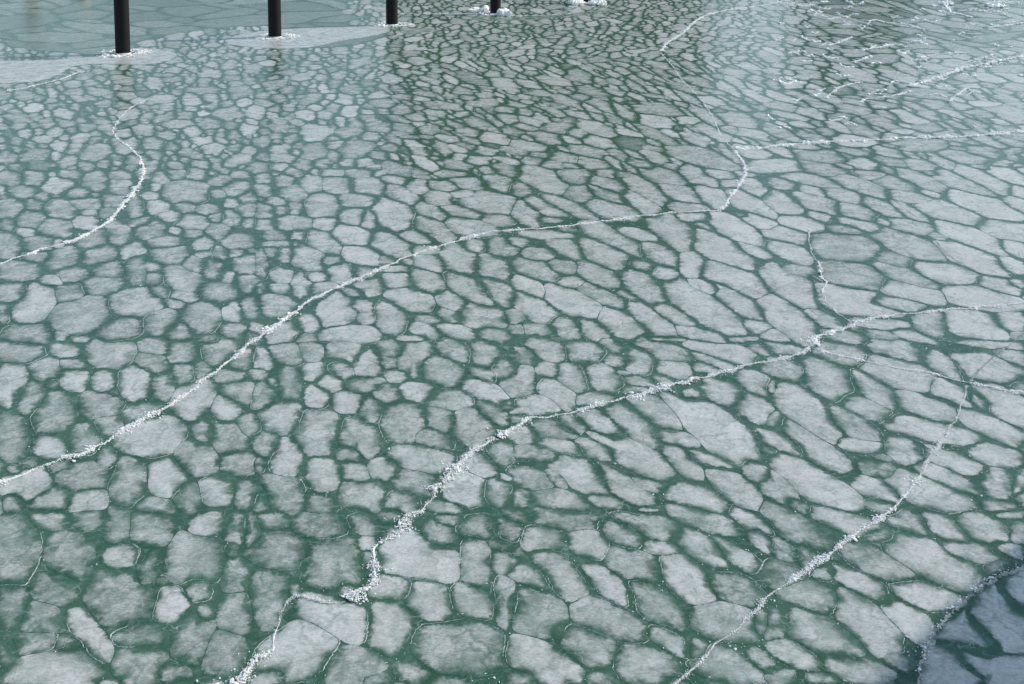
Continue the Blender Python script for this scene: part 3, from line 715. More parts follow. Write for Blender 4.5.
# ------------------------------------------------------------------ white ridges and seams (picture points -> ice)
# name, width (m), lump size, lumps per metre, points, label
RIDGES = [
 ("ice_ridge", .085, .027, 190, "-60,503 0,483 16,477 37,469 67,458 87,452 107,443 125,429 150,417 170,406 192,389 212,373 240,352 256,339 283,322 306,303 328,291 351,282 381,270 406,257 441,246 468,238 491,232 512,231 562,227 607,221 637,217 662,214 707,211 722,211",
  "longest white ridge, curving from the left edge up across the middle"),
 ("ice_ridge", .06, .026, 130, "722,211 729,199 740,185 746,173 742,160 734,150", "short hooked white ridge joining the two upper ridges right of centre"),
 ("ice_ridge", .125, .034, 300, "734,150 770,147 810,143 860,141 910,138 960,137 1000,134 1060,128", "thin straight white ridge running level to the right edge"),
 ("ice_ridge", .13, .030, 200, "348,602 366,588 373,575 381,562 379,546 391,534 406,523 421,510 431,504 441,489 443,480 456,467 466,457 481,447 496,438",
  "ragged broken white ridge climbing between big pale floes, lower middle"),
 ("ice_ridge", .12, .030, 190, "222,702 244,684 256,670 264,655 274,636 288,617 297,600 310,599 330,603 347,602", "short crumbly white ridge at the bottom edge beside a big pale floe"),
 ("ice_ridge", .085, .029, 190, "496,438 512,429 528,418 553,417 575,411 592,407 624,399 652,391 682,383 712,377 747,365 772,362 794,357 805,353 811,345 817,338 833,332 848,328 856,322", "lumpy white ridge crossing the middle right, ending at a three-way junction"),
 ("ice_ridge", .065, .026, 210, "852,323 880,317 910,314 950,310 990,307 1040,302", "fine white ridge from the three-way junction to the right edge"),
 ("ice_ridge", .055, .022, 250, "668,700 680,682 715,650 745,622 775,594 800,574 832,551 850,538 876,522 898,505 908,490 922,470 938,446 952,426 962,405 968,385",
  "straight thin white ridge slanting up through the lower right corner area"),
 ("ice_seam", .030, .018, 130, "968,385 978,372 1000,352 1030,330", "faint pale seam continuing the slanting ridge up to the right edge"),
 ("ice_ridge", .055, .023, 230, "816,351 840,356 870,362 900,369 932,374 968,384 1040,396", "thin white crack below the junction crossing the slanting ridge"),
 ("ice_ridge", .035, .026, 50, "810,228 808,240 812,255 820,265 821,278 827,283 821,291 826,302 838,314 852,323", "zigzag white crack dropping down to the three-way junction"),
 ("ice_ridge", .075, .026, 150, "-40,276 0,264 24,256 48,248 68,243 85,235 105,225 118,212 130,197 140,182 144,170 141,160 132,150 118,140 112,132 118,120 130,108 150,98",
  "hooked white ridge curving up from the left edge below the first posts"),
 ("ice_ridge", .06, .02, 40, "-30,97 0,92 20,89 42,84 62,79 80,72", "short white streak at the left edge below the pale band"),
 ("ice_ridge", .10, .021, 55, "660,52 668,42 682,34 694,22 706,15 722,11 760,6 800,-2 830,-8", "curved white crack at the top edge right of the posts"),
 ("ice_ridge", .035, .012, 12, "660,52 672,65 682,80 700,98 714,118 720,135 734,150", "faint pale crack bending down from the top crack to the level ridge"),
 ("ice_ridge", .17, .04, 90, "906,87 930,80 949,74 961,69 975,66 986,64 1004,60 1024,56 1080,44", "broad white ridge climbing to the upper right edge"),
 ("ice_ridge", .10, .04, 45, "859,51 870,49 882,47 896,44", "short bright white bar among the dark ice, upper right"),
 ("ice_ridge", .09, .035, 35, "828,46 840,42 853,37", "small crumbly white streak left of the short bright bar"),
 ("ice_ridge", .10, .035, 30, "874,20 890,23 904,24 915,27 924,30", "broken white streak near the top edge, above the short bright bar"),
 ("ice_ridge", .12, .04, 30, "967,23 978,26 988,28 1004,26 1024,23 1050,20", "white streak near the upper right corner"),
 ("ice_ridge", .06, .03, 60, "825,99 833,92 842,86 852,84 863,82", "bent white crack left of the broad upper right ridge"),
 ("ice_ridge", .06, .03, 60, "861,103 864,99 877,98 896,96 904,93 912,91", "hooked white crack under the foot of the broad upper right ridge"),
 ("ice_ridge", .06, .03, 70, "949,102 954,97 962,92 968,88", "tiny slanting white crack under the broad upper right ridge"),
 ("ice_ridge", .09, .045, 25, "920,58 934,55 944,54 957,53 970,53", "low lumpy white streak just above the broad upper right ridge"),
 ("ice_ridge", .09, .04, 25, "841,25 850,25 862,25", "small level white dash near the top, above the crumbly streak"),
 ("ice_ridge", .07, .035, 40, "853,63 862,60 867,57 872,56", "cluster of white lumps under the short bright bar"),
 ("ice_ridge", .09, .045, 30, "945,5 951,13 962,15 972,18", "knot of white lumps at the top edge, far right"),
 ("ice_ridge", .07, .02, 25, "398,13.5 430,13.4 452,13.7 470,14", "thin level white streak between the third and fourth posts"),
 ("ice_ridge", .07, .02, 25, "508,16 525,16 545,15.4 572,13.6", "thin level white streak between the fourth and fifth posts"),
 ("ice_seam", .010, .012, 35, "888,195 900,205 908,212 920,219 931,224", "pale slanting seam left of the right edge, below the level ridge"),
 ("ice_seam", .010, .012, 35, "920,235 936,241 943,251 958,262 978,273 1003,277 1024,281 1050,287", "long pale seam along floe edges at the right, above the fine ridge"),
 ("ice_seam", .009, .012, 22, "592,174 598,182 612,190 622,192", "small hooked pale seam above the end of the longest ridge"),
 ("ice_seam", .009, .012, 12, "516,175 525,184 537,192", "small slanting pale seam above the longest ridge, centre"),
 ("ice_seam", .008, .011, 12, "331,233 338,242 348,245 363,245", "pale curved seam under a bright floe left of the longest ridge"),
 ("ice_seam", .008, .011, 12, "343,249 341,256 356,265 368,267 380,268", "pale curved seam just above the longest ridge, left of centre"),
 ("ice_seam", .007, .010, 20, "118,462 113,475 107,487 109,502", "thin upright pale seam just below the longest ridge, left"),
 ("ice_seam", .006, .008, 40, "65,638 65,648 47,653 25,658 18,666 13,680", "thin cream seam edging the floe in the lower left corner"),
 ("ice_seam", .008, .010, 14, "857,457 866,456 876,457 888,457", "short level cream seam above the slanting ridge"),
 ("ice_seam", .008, .010, 14, "909,434 918,438 930,446 950,450 970,450", "cream seam crossing the slanting ridge"),
 ("ice_seam", .007, .010, 14, "820,354 834,361 848,368 862,371", "curved pale seam just under the thin crack at the junction"),
 ("ice_seam", .007, .010, 14, "555,458 580,459 604,463 622,471 640,475 670,478", "long thin pale seam along floe edges below the middle right ridge"),
 ("ice_seam", .007, .010, 14, "290,372 296,400 303,452 320,457 338,462", "bent pale seam between the two long ridges"),
 ("ice_seam", .007, .010, 14, "463,535 480,538 496,541 510,544", "thin cream seam beside the large pale floe at the ragged ridge"),
]
PROFILE = {"longest": (.8, 1, .85, 1.1, .95, .95, .95, .9, .8), "ragged": (.9, .7, 1.1, .5, .9, 1.0, .8), "short crumbly": (1.0, 1.1, .8, .6, .4, .22, .2, .3), "lumpy": (1.0, .8, 1.1, .8, 1.0, 1.35),
           "straight": (.6, .6, .9, 1.15, 1.1, .75, .6, .5), "hooked white ridge": (.7, 1.0, 1.1, .9, .7, .5, .4, .25), "zigzag": (1.0, .6, .6, 1.4, 1.4, .6, .6)}
ridge_px = []
GR = "white ridges and seams of broken ice across the frozen water"
for name, wd, lump, dens, pts, label in RIDGES:
    P = np.array([[float(q) for q in p.split(",")] for p in pts.split()])
    if name == "ice_ridge":
        ridge_px.append((label, P))
    # smooth through the points, then wander a little
    t = np.arange(len(P)); tt = np.linspace(0, len(P) - 1, len(P) * 14)
    U, V = np.interp(tt, t, P[:, 0]), np.interp(tt, t, P[:, 1])
    kern = np.ones(9) / 9
    U = np.convolve(np.pad(U, 4, mode='edge'), kern, 'valid'); V = np.convolve(np.pad(V, 4, mode='edge'), kern, 'valid')
    gX, gY = ground(U, V)
    seg = np.hypot(np.diff(gX), np.diff(gY)); L = np.concatenate([[0], np.cumsum(seg)])
    tot = L[-1]
    rr = random.Random(len(label) * 7 + int(tot * 10))
    lat_n = np.interp(np.arange(0, tot + .4, .13), np.arange(0, tot + .4, .13), RNG.normal(0, 1, len(np.arange(0, tot + .4, .13))))

    def at(sv):
        X = np.interp(sv, L, gX); Y = np.interp(sv, L, gY)
        e = .02
        X2 = np.interp(np.minimum(sv + e, tot), L, gX) - np.interp(np.maximum(sv - e, 0), L, gX)
        Y2 = np.interp(np.minimum(sv + e, tot), L, gY) - np.interp(np.maximum(sv - e, 0), L, gY)
        l = np.hypot(X2, Y2) + 1e-9
        return X, Y, -Y2 / l, X2 / l
    prof = next((p for k_, p in PROFILE.items() if label.startswith(k_)), (1,))
    prof_at = lambda q: np.interp(np.asarray(q) / tot, np.linspace(0, 1, len(prof)), prof)
    n = max(8, int(tot * dens * 9.0)); lump = lump * .215 * max(1.0, float(np.mean(gY)) / 11.0) ** .75
    sv = RNG.uniform(0, tot, n)
    # heaps and gaps along the line
    heap = .50 + .42 * np.sin(sv * 5.1 + 1.0) * np.sin(sv * 2.3 + .4) + .30 * np.sin(sv * 13.0 + 2 * np.sin(sv * 3.1)) + .22 * np.sin(sv * 31.0)
    keepm = RNG.uniform(0, 1, n) < np.clip(heap + .15, .30, 1)
    sv, heap = sv[keepm], np.clip(heap[keepm], .3, 1.2)
    X, Y, nx, ny = at(sv)
    off = np.interp(sv, np.arange(len(lat_n)) * .13, lat_n) * wd * .22
    lat = off + RNG.normal(0, 1, len(sv)) * wd * .34 * heap * prof_at(sv) * np.where(RNG.uniform(0, 1, len(sv)) < .15, 2.2, 1.0)
    size = lump * np.exp(RNG.normal(-.25, .45, len(sv))) * (.7 + .4 * heap) * np.clip(prof_at(sv), .45, 1.2)
    z = size * .35 + np.maximum(0, wd * .45 - np.abs(lat - off)) * .5 * RNG.uniform(0, 1, len(sv)) * heap
    v, f = chunks(X + nx * lat, Y + ny * lat, z * .8 + .004, size)
    # the packed spine under the lumps
    m = max(12, int(tot / .04))
    s2 = np.linspace(0, tot, m)
    X, Y, nx, ny = at(s2)
    off = np.interp(s2, np.arange(len(lat_n)) * .13, lat_n) * wd * .22
    X, Y = X + nx * off, Y + ny * off
    pr2 = prof_at(s2) * np.clip(.55 + 1.1 * np.sin(s2 * 4.3) * np.sin(s2 * 1.7 + 1), .12, 1); far_ = min(2.6, max(1.0, float(np.mean(gY)) / 10.0)); pr2 = pr2 * far_; rag = pr2 * RNG.uniform(.1, .55, m) * np.clip(np.minimum(np.arange(m), np.arange(m)[::-1]) / 5, .1, 1)
    wl, wr = wd * .36 * rag, wd * .36 * pr2 * RNG.uniform(.1, .55, m) * np.clip(np.minimum(np.arange(m), np.arange(m)[::-1]) / 5, .1, 1)
    hz = wd * .10 * pr2 / far_ * RNG.uniform(.3, 1.2, m) + .004
    sv_ = np.concatenate([np.stack([X + nx * wl, Y + ny * wl, np.full(m, .004)], -1), np.stack([X, Y, hz], -1),
                          np.stack([X - nx * wr, Y - ny * wr, np.full(m, .004)], -1)])
    sf = []
    for k in range(m - 1):
        sf += [(k + 1, m + k + 1, m + k, k), (m + k + 1, 2 * m + k + 1, 2 * m + k, m + k)]
    mx, my = float(X[m // 2]), float(Y[m // 2])
    if name == "ice_ridge":
        root = empty(name, (mx, my, 0))
        link("packed_spine", sv_, sf, M_WASH, root)
        link("broken_lumps", v, f, M_WHITE, root)["kind"] = "stuff"
        tag(root, label, "ice ridge", GR)
    else:
        k = len(sv_)
        allv = np.concatenate([sv_, v]); allf = sf + (f + k).tolist()
        o = link(name, allv, allf, M_RIM)
        tag(o, label, "ice seam", GR)

# the bluish-edged ridge in the shaded corner: a raised lip of plate ice
P = LIP
gX, gY = ground(P[:, 0], P[:, 1])
tt = np.linspace(0, 9, 120)
X, Y = np.interp(tt, range(10), gX), np.interp(tt, range(10), gY)
X = X + RNG.normal(0, .006, 120); Y = Y + RNG.normal(0, .006, 120)
tx, ty = np.gradient(X), np.gradient(Y); l = np.hypot(tx, ty); nx, ny = -ty / l, tx / l
h = .016 * RNG.uniform(.2, 1.4, 120); wob_ = RNG.uniform(.1, 1.0, 120)
pv = np.concatenate([np.stack([X - nx * .006, Y - ny * .006, np.full(120, .002)], -1), np.stack([X, Y, h], -1),
                     np.stack([X + nx * .010 * wob_, Y + ny * .010 * wob_, h * .6], -1), np.stack([X + nx * .04 * wob_, Y + ny * .04 * wob_, np.full(120, .002)], -1)])
pf = []
for r_ in range(3):
    for k in range(119):
        pf.append((r_ * 120 + k, r_ * 120 + k + 1, (r_ + 1) * 120 + k + 1, (r_ + 1) * 120 + k))
root = empty("ice_ridge", (float(X[60]), float(Y[60]), 0))
link("raised_lip", pv, pf, M_FLOE, root, {"edge": [.0] * 120 + [.12] * 240 + [.0] * 120, "tone": [.75] * 480})
q = (RNG.beta(2.2, 2.2, 160) * 119).astype(int)
v, f = chunks(X[q] + RNG.normal(0, .014, 160), Y[q] + RNG.normal(0, .014, 160), RNG.uniform(.008, .04, 160), .008 * np.exp(RNG.normal(-.6, .5, 160)))
link("broken_lumps", v, f, M_WHITE, root)["kind"] = "stuff"
tag(root, "ridge of raised plate ice bounding the bluish shaded lower right corner", "ice ridge", GR)
ridge_px.append(("shaded corner ridge", P))

# ------------------------------------------------------------------ link the floes
order = sorted(range(NS), key=lambda i: -poly_px_area(i))
single = [i for i in order[:297]]
rest = order[297:]
SHORT = {
 "longest white ridge": "the longest ridge", "short crumbly": "the bottom ridge", "short hooked": "the short hooked ridge", "thin straight": "the level ridge",
 "ragged": "the ragged ridge", "lumpy white ridge crossing": "the middle right ridge", "fine white": "the fine ridge",
 "straight thin": "the slanting ridge", "thin white crack": "the thin crack", "zigzag": "the zigzag crack", "hooked white ridge": "the hooked ridge",
 "shaded": "the shaded corner ridge"}


def near_ridge(i):
    u, v = S[i][0] + floes[i][0], S[i][1] + floes[i][1]
    best = (9e9, None)
    for lab, P in ridge_px:
        key = next((b for a, b in SHORT.items() if lab.startswith(a)), None)
        if not key: continue
        t = np.linspace(0, len(P) - 1, len(P) * 12)
        U, V = np.interp(t, range(len(P)), P[:, 0]), np.interp(t, range(len(P)), P[:, 1])
        d = np.hypot(u[:, None] - U, v[:, None] - V).min()
        if d < best[0]: best = (d, key)
    return best[1] if best[0] < .012 * (S[i][1] + 100) else None


XP = ["at the left edge", "near the left edge", "a fifth of the way across", "a quarter across", "a third across", "left of centre", "at centre",
      "right of centre", "two thirds across", "three quarters across", "near the right edge", "at the right edge"]
YP = ["at the top", "near the top", "three quarters up", "two thirds up", "above mid-height", "at mid-height", "below mid-height", "a third up",
      "a quarter up", "low down", "just above the bottom", "at the bottom edge"]


def xbin(u): return XP[min(11, max(0, int(u / 1024 * 12)))]
def ybin(v):
    h = 1 - v / 684
    for lim, nm in ((.035, YP[11]), (.09, YP[10]), (.17, YP[9]), (.27, YP[8]), (.37, YP[7]), (.46, YP[6]), (.54, YP[5]), (.62, YP[4]), (.71, YP[3]), (.80, YP[2]), (.92, YP[1])):
        if h < lim: return nm
    return YP[0]


areas = [poly_px_area(i) for i in single]


def words(i):
    s = S[i]; a = poly_px_area(i)
    size = "large" if a > np.quantile(areas, .8) else ("small" if a < np.quantile(areas, .3) else "")
    tone = "bright pale" if s[5] > .86 else "pale" if s[5] > .72 else "light grey" if s[5] > .6 else "grey" if s[5] > .5 else "dull mottled"
    el = s[2] / s[3]
    el = max(el, 1 / el)
    shape = "narrow" if el > 2.4 else "elongated" if el > 1.75 else "rounded" if el < 1.2 else ""
    nr = near_ridge(i)
    front = " ".join(x for x in (size, tone, shape, "floe") if x)
    return front + (f" against {nr}" if nr else ""), xbin(s[0]), ybin(s[1])


lab = {}
bykey = {}
for i in single:
    f_, x_, y_ = words(i)
    if len(f_.split()) + len(x_.split()) + len(y_.split()) > 15: y_ = y_.split()[-1] if y_.startswith('at') else y_; x_ = x_.replace(' of the way', '')
    bykey.setdefault(f"{f_}, {x_}, {y_}", []).append(i)
for key, ids in bykey.items():
    if len(ids) == 1:
        lab[ids[0]] = key; continue
    us, vv = [S[i][0] for i in ids], [S[i][1] for i in ids]
    if max(us) - min(us) >= max(vv) - min(vv):
        ids = sorted(ids, key=lambda i: S[i][0]); nm = ["left", "right"] if len(ids) == 2 else ["leftmost", "middle", "rightmost"]
    else:
        ids = sorted(ids, key=lambda i: S[i][1]); nm = ["upper", "lower"] if len(ids) == 2 else ["uppermost", "middle", "lowest"]
    if len(ids) > 3: nm = ["first", "second", "third", "fourth", "fifth", "sixth"]
    for i, w_ in zip(ids, nm):
        lab[i] = f"{w_} {key}"
for i in lab:
    if len(lab[i].replace(',', ' ').split()) > 15:
        lab[i] = lab[i].replace(' of the way', '').replace('just above the bottom', 'near the bottom').replace('below mid-height', 'mid-height').replace('above mid-height', 'mid-height').replace(' against the ', ' by the ')

rr = random.Random(5)
for i in single:
    v, fc, e, tn = floe_mesh(i)
    gxc, gyc = ground(S[i][0], S[i][1])
    o = bpy.data.objects.new("ice_floe", None)
    bpy.data.objects.remove(o)
    c0 = np.array([float(gxc), float(gyc), 0.0])
    o = link("ice_floe", v - c0, fc, M_FLOE, None, {"edge": e, "tone": tn}, smooth=True)
    o.location = c0
    tag(o, lab[i], "ice floe", "ice floes frozen into the green ice")
    if i not in plate_poly and rr.random() < (.5 if S[i][0] < 380 else .85):
        for _ in range(rr.choice((1, 1, 2) if S[i][0] < 380 else (1, 2, 2))):
            a, b = rim_line(i, rr)
            r_o = link("raised_rim", a - c0, b, M_RIM)
            r_o.parent = o

vv, ff, ee, tt_ = [], [], [], []
k = 0
for i in rest:
    v, fc, e, tn = floe_mesh(i)
    vv.append(v); ff.extend([[q + k for q in t] for t in fc]); ee.append(e); tt_.append(tn); k += len(v)
o = link("small_ice_floes", np.concatenate(vv), ff, M_FLOE, None, {"edge": np.concatenate(ee), "tone": np.concatenate(tt_)}, smooth=True)
tag(o, "countless smaller grey floes packed around the posts and between bigger floes", "ice floes", None, "stuff")
rv, rf = [], []
for i in rest:
    if rr.random() < .4 and max(S[i][2], S[i][3]) > 4:
        a, b = rim_line(i, rr); k = len(rv); rv.extend(a.tolist()); rf.extend([tuple(q + k for q in t) for t in b])
o = link("thin_ice_rims", rv, rf, M_RIM)
tag(o, "thin pale raised rims along the edges of small floes", "ice rims", None, "stuff")

# crumbs of ice lying in the green leads
N = 42000
u = RNG.uniform(-60, 1084, N); v = -5 + 720 * RNG.uniform(0, 1, N) ** 1.15
dm = np.full(N, 9.0)
for i in range(NS):
    s = S[i]
    near = (np.abs(u - s[0]) < s[2] * 1.5 + 2) & (np.abs(v - s[1]) < max(s[2], s[3]) * 1.5 + 2)
    if near.any():
        dm[near] = np.minimum(dm[near], eld_np(s[None], u[near], v[near]))
m = (dm > 1.0) & (RNG.uniform(0, 1, N) < np.clip(.02 + .5 * wob(u, v, .035, .3) + .45 * np.clip((u - 380) / 300, 0, 1), .02, 1))
gX, gY = ground(u[m], v[m])
cv, cf = chunks(gX, gY, np.full(m.sum(), .003), .0024 * np.exp(RNG.normal(0, .5, m.sum())) * (1 + gY / 22))
o = link("ice_crumbs", cv, cf, M_WASH)
tag(o, "tiny crumbs of ice scattered in the green gaps", "ice crumbs", None, "stuff")

# small streaks of broken ice, thick in the upper right
cvs, cfs, kk = [], [], 0
for q in range(120):
    uu, vv_ = RND.uniform(770, 1060), 2 + 108 * RND.random() ** 1.5
    if RND.random() < .15: uu, vv_ = RND.uniform(760, 1060), RND.uniform(2, 150)
    ln = RND.uniform(4, 20); sl = RND.uniform(-.35, .30); n = int(ln * 5)
    t = RNG.uniform(0, 1, n)
    x, y = ground(uu + ln * t, vv_ + ln * t * sl * (vv_ + 100) / 200 + RNG.normal(0, .28, n) + 1.0 * np.sin(t * 6 + q))
    d = float(y.mean())
    sz = .0105 * (d / 20) ** .8 * np.exp(RNG.normal(0, .5, n))
    a, b = chunks(x, y, sz * .4, sz)
    cvs.append(a); cfs.append(b + kk); kk += len(a)
o = link("ice_streaks", np.concatenate(cvs), np.concatenate(cfs), M_WHITE)
tag(o, "short crumbly white streaks strewn over the far ice, upper right", "ice crumbs", None, "stuff")

# ------------------------------------------------------------------ pale refrozen ice around the posts
def pale_sheet(pts, tone, label, z=.014, name="refrozen_ice_band", inset=.14):
    P = np.array([[float(q) for q in p.split(",")] for p in pts.split()])
    n0 = len(P); t = np.linspace(0, n0, n0 * 8, endpoint=False)
    U = np.interp(t, range(n0 + 1), np.append(P[:, 0], P[0, 0])); V = np.interp(t, range(n0 + 1), np.append(P[:, 1], P[0, 1]))
    kern = np.ones(7) / 7
    U = np.convolve(np.concatenate([U[-3:], U, U[:3]]), kern, 'valid'); V = np.convolve(np.concatenate([V[-3:], V, V[:3]]), kern, 'valid')
    V = V + .22 * np.sin(np.arange(len(V)) * .9) * np.sin(np.arange(len(V)) * .37 + 1)
    gX, gY = ground(U, V)
    n = len(gX)
    # inner rings by moving every border point inwards
    area = (gX * np.roll(gY, -1) - gY * np.roll(gX, -1)).sum()
    tx, ty = np.roll(gX, -2) - np.roll(gX, 2), np.roll(gY, -2) - np.roll(gY, 2)
    l = np.hypot(tx, ty) + 1e-9
    sgn = 1 if area > 0 else -1
    nx, ny = -ty / l * sgn, tx / l * sgn
    v = []; e = []
    for d, h in ((0, .004), (inset, z)):
        v.append(np.stack([gX + nx * d, gY + ny * d, np.full(n, h)], -1)); e.append(np.full(n, .012 + d * .6))
    q = np.arange(n); q1 = (q + 1) % n
    f = np.stack([q, q1, q1 + n, q + n], -1)
    f = (f if sgn > 0 else f[:, ::-1]).tolist()
    cap = (np.arange(n) + n).tolist()
    f.append(cap if sgn > 0 else cap[::-1])
    o = link(name, np.concatenate(v), f, M_FLOE, None, {"edge": np.concatenate(e), "tone": np.full(2 * n, tone)})
    tag(o, label, "ice band", "bands of pale refrozen ice along the posts")


pale_sheet("-60,62 0,61 55,60 72,58 100,57 112,52 140,47 165,50 180,54 174,60 150,65 120,65 95,64 70,67 62,75 40,82 0,84 -60,88", .95,
           "broad pale ice band around the first post, reaching the left edge")
pale_sheet("222,40 240,34 262,31 300,28 345,27 372,26 390,27 392,32 370,37 340,41 318,47 285,49 255,48 228,45", .95,
           "pale ice band running from the second post to the third post")
pale_sheet("398,29 425,28 440,30 436,33 415,34 400,33", .9, "small pale ice patch just right of the third post", inset=.05)
pale_sheet("470,17 500,18 540,16 575,13 620,9 624,11 580,16 545,19 510,21 475,21", .85, "thin pale ice band linking the fourth and fifth posts", inset=.03)

# ------------------------------------------------------------------ black posts
POSTS = [(123, 54, "first", "black post nearest the left edge, thickest of the row"), (275, 37.5, "second", "black post second from the left, in a wide pale ice band"),
         (392, 25, "third", "middle black post of the five"), (495.5, 14, "fourth", "black post beside an upright white slab"),
         (587.5, 2.5, "fifth", "black post at the right end of the row, barely in view")]
NTH = ["first", "second", "third", "fourth", "fifth"]
for k, (u, v, nth, label) in enumerate(POSTS):
    x, y = map(float, ground(u, v))
    rad = .235
    root = empty("steel_post", (x, y, 0))
    m = MB(); m.lathe(x, y, [(rad, -.6), (rad, .02), (rad, .9), (rad, 2.3), (rad, 2.46)], 40)
    m.build("post_shaft", M_BLACK, root, True)
    m = MB(); m.lathe(x, y, [(rad + .02, 2.46), (rad + .03, 2.48), (rad + .03, 2.58), (rad * .75, 2.64), (.03, 2.68)], 40)
    m.build("post_cap", M_BLACK2, root, False)
    m = MB(); m.lathe(x, y, [(rad + .002, .0), (rad + .030, .010), (rad + .018, .03), (rad + .002, .05)], 40, .05, k + 9)
    m.build("frost_line", M_WASH, root, True)
    tag(root, label, "post", "black posts standing in the ice")
    # collar of shattered ice round a melted ring
    cr = empty("ice_collar", (x, y, 0))
    m = MB(); m.lathe(x, y, [(.26, .016), (.30, .019), (.44, .0195), (.50, .017)], 36, .12, k)
    link("melt_ring", m.v, m.f[:-2], M_DARK, cr)
    n = 620
    a = RNG.uniform(0, 6.283, n); r_ = np.abs(RNG.normal(.60, .13, n)) + .06 * np.sin(a * 3 + k)
    sz = .019 * np.exp(RNG.normal(0, .45, n))
    cv, cf = chunks(x + r_ * np.cos(a), y + r_ * np.sin(a) * 1.2, sz * .4 + .012 + RNG.uniform(0, .03, n) * (np.abs(r_ - .6) < .12), sz)
    link("ice_lumps", cv, cf, M_WHITE, cr)["kind"] = "stuff"
    tag(cr, f"ring of broken white ice around the foot of the {nth} black post", "ice collar", "rings of broken ice around the posts")


def slab(u0, u1, v, h, th, label, seed):
    g = np.random.default_rng(seed)
    x0, y0 = map(float, ground(u0, v)); x1, y1 = map(float, ground(u1, v))
    n = 90
    t = g.uniform(0, 1, n)
    sz = max(h * .28, .06) * np.exp(g.normal(0, .35, n))
    cv, cf = chunks(x0 + (x1 - x0) * t, y0 + g.uniform(0, th, n), sz * .5 + g.uniform(0, h * .45, n), sz, .9)
    o = link("ice_heap", cv, cf, M_WHITE)
    tag(o, label, "ice heap", "heaps of upturned ice by the posts")


slab(470, 487, 13, .25, .9, "white ice heap pushed up left of the fourth post", 1)
slab(499, 509, 16.5, .32, .6, "small white ice heap just right of the fourth post", 2)
slab(571, 582, 5.5, .36, .8, "white ice heap piled up left of the fifth post", 3)
slab(590, 606, 5.8, .22, .8, "low white ice heap right of the fifth post", 4)
slab(944, 954, 5.5, .15, .8, "thick white ice heap at the top edge, far right", 5)
slab(992, 1006, 8, .13, .9, "white ice heap in the upper right corner", 6)

# ------------------------------------------------------------------ across the water: what the ice mirrors
def at_depth(u, y):
    """x of picture column u at distance y, measured near the horizon"""
    return (u - CX) / FOC * y * 1.0


def pile(u, y, d, h, label):
    x = at_depth(u, y)
    root = empty("timber_pile", (x, y, 0))
    m = MB(); m.lathe(x, y, [(d * .52, -.5), (d * .5, .5), (d * .47, h * .7), (d * .45, h)], 22, .03, 4); m.build("pile_shaft", M_TIMBER, root, True)
    m = MB(); m.lathe(x, y, [(d * .49, h), (d * .5, h + .05), (d * .30, h + .16)], 22); m.build("pile_cap", M_STEEL, root)
    tag(root, label, "pile")


pile(30, 66, .78, 4.0, "pale timber mooring pile mirrored in the ice beyond the first post")
bx, by = at_depth(81, 64), 64
root = empty("mooring_buoy", (bx, by, 0))
m = MB(); m.lathe(bx, by, [(.25, -.2), (.40, .1), (.44, .4), (.36, .7), (.16, .88)], 24); m.build("buoy_body", M_ORANGE, root, True)
m = MB(); m.lathe(bx, by, [(.05, .88), (.05, 1.0), (.11, 1.02), (.11, 1.1)], 14); m.build("buoy_eye", M_STEEL, root)
tag(root, "orange mooring buoy mirrored near the top edge by the first post", "buoy")


def building(name, u0, u1, y, h, dp, mat, label, storeys, bays, roof="flat"):
    x0, x1 = at_depth(u0, y), at_depth(u1, y)
    root = empty(name, ((x0 + x1) / 2, y, 0))
    m = MB(); m.box(x0, x1, y, y + dp, .4, h); m.build("wall", mat, root)
    m = MB(); m.box(x0 - .4, x1 + .4, y - .4, y + dp + .4, h + .002, h + .7); m.build("roof", M_ROOF, root)
    m = MB(); m.box(x0 - .15, x1 + .15, y - .15, y + dp + .15, -.5, .398); m.build("foundation", M_CONC, root)
    sh, bw = (h - .8) / storeys, (x1 - x0) / bays
    for i in range(storeys):
        for j in range(bays):
            wx, wz = x0 + bw * (j + .5), .8 + sh * (i + .45)
            hw, hh = bw * .24, sh * .30
            m = MB(); m.box(wx - hw, wx + hw, y - .03, y + .05, wz - hh, wz + hh)
            wn_ = m.build("window", M_GLASS, root)
            m = MB(); m.box(wx - hw - .08, wx + hw + .08, y - .09, y - .033, wz - hh - .1, wz - hh - .003)
            m.box(wx - .03, wx + .03, y - .06, y - .033, wz - hh, wz + hh)
            fo = m.build("window_frame", M_FRAME)
            fo.parent = wn_; fo.location = (0, 0, 0)
    tag(root, label, "building")


building("brick_warehouse", 388, 708, 118, 33, 20, M_BRICK, "tall dark brown brick warehouse across the water, mirrored in the middle of the ice", 8, 9)
building("harbour_tower", 822, 905, 122, 22, 12, M_BRICK2, "narrow dark building across the water, mirrored at the upper right", 6, 3)
building("boat_shed", 908, 985, 126, 10, 12, M_BRICK2, "low dark boat shed across the water beside the narrow building", 2, 4)
# mast of a laid-up boat
mx, my = at_depth(806, 100), 100
root = empty("mast_pole", (mx, my, 0))
m = MB(); m.lathe(mx, my, [(.32, -.3), (.30, 2), (.22, 9.2)], 12); m.build("pole_shaft", M_BLACK2, root, True)
m = MB(); m.lathe(mx, my, [(.2, 9.2), (.28, 9.35), (.1, 9.6)], 12); m.build("pole_finial", M_STEEL, root, True)
tag(root, "dark pole across the water mirrored right of centre at the top", "pole")
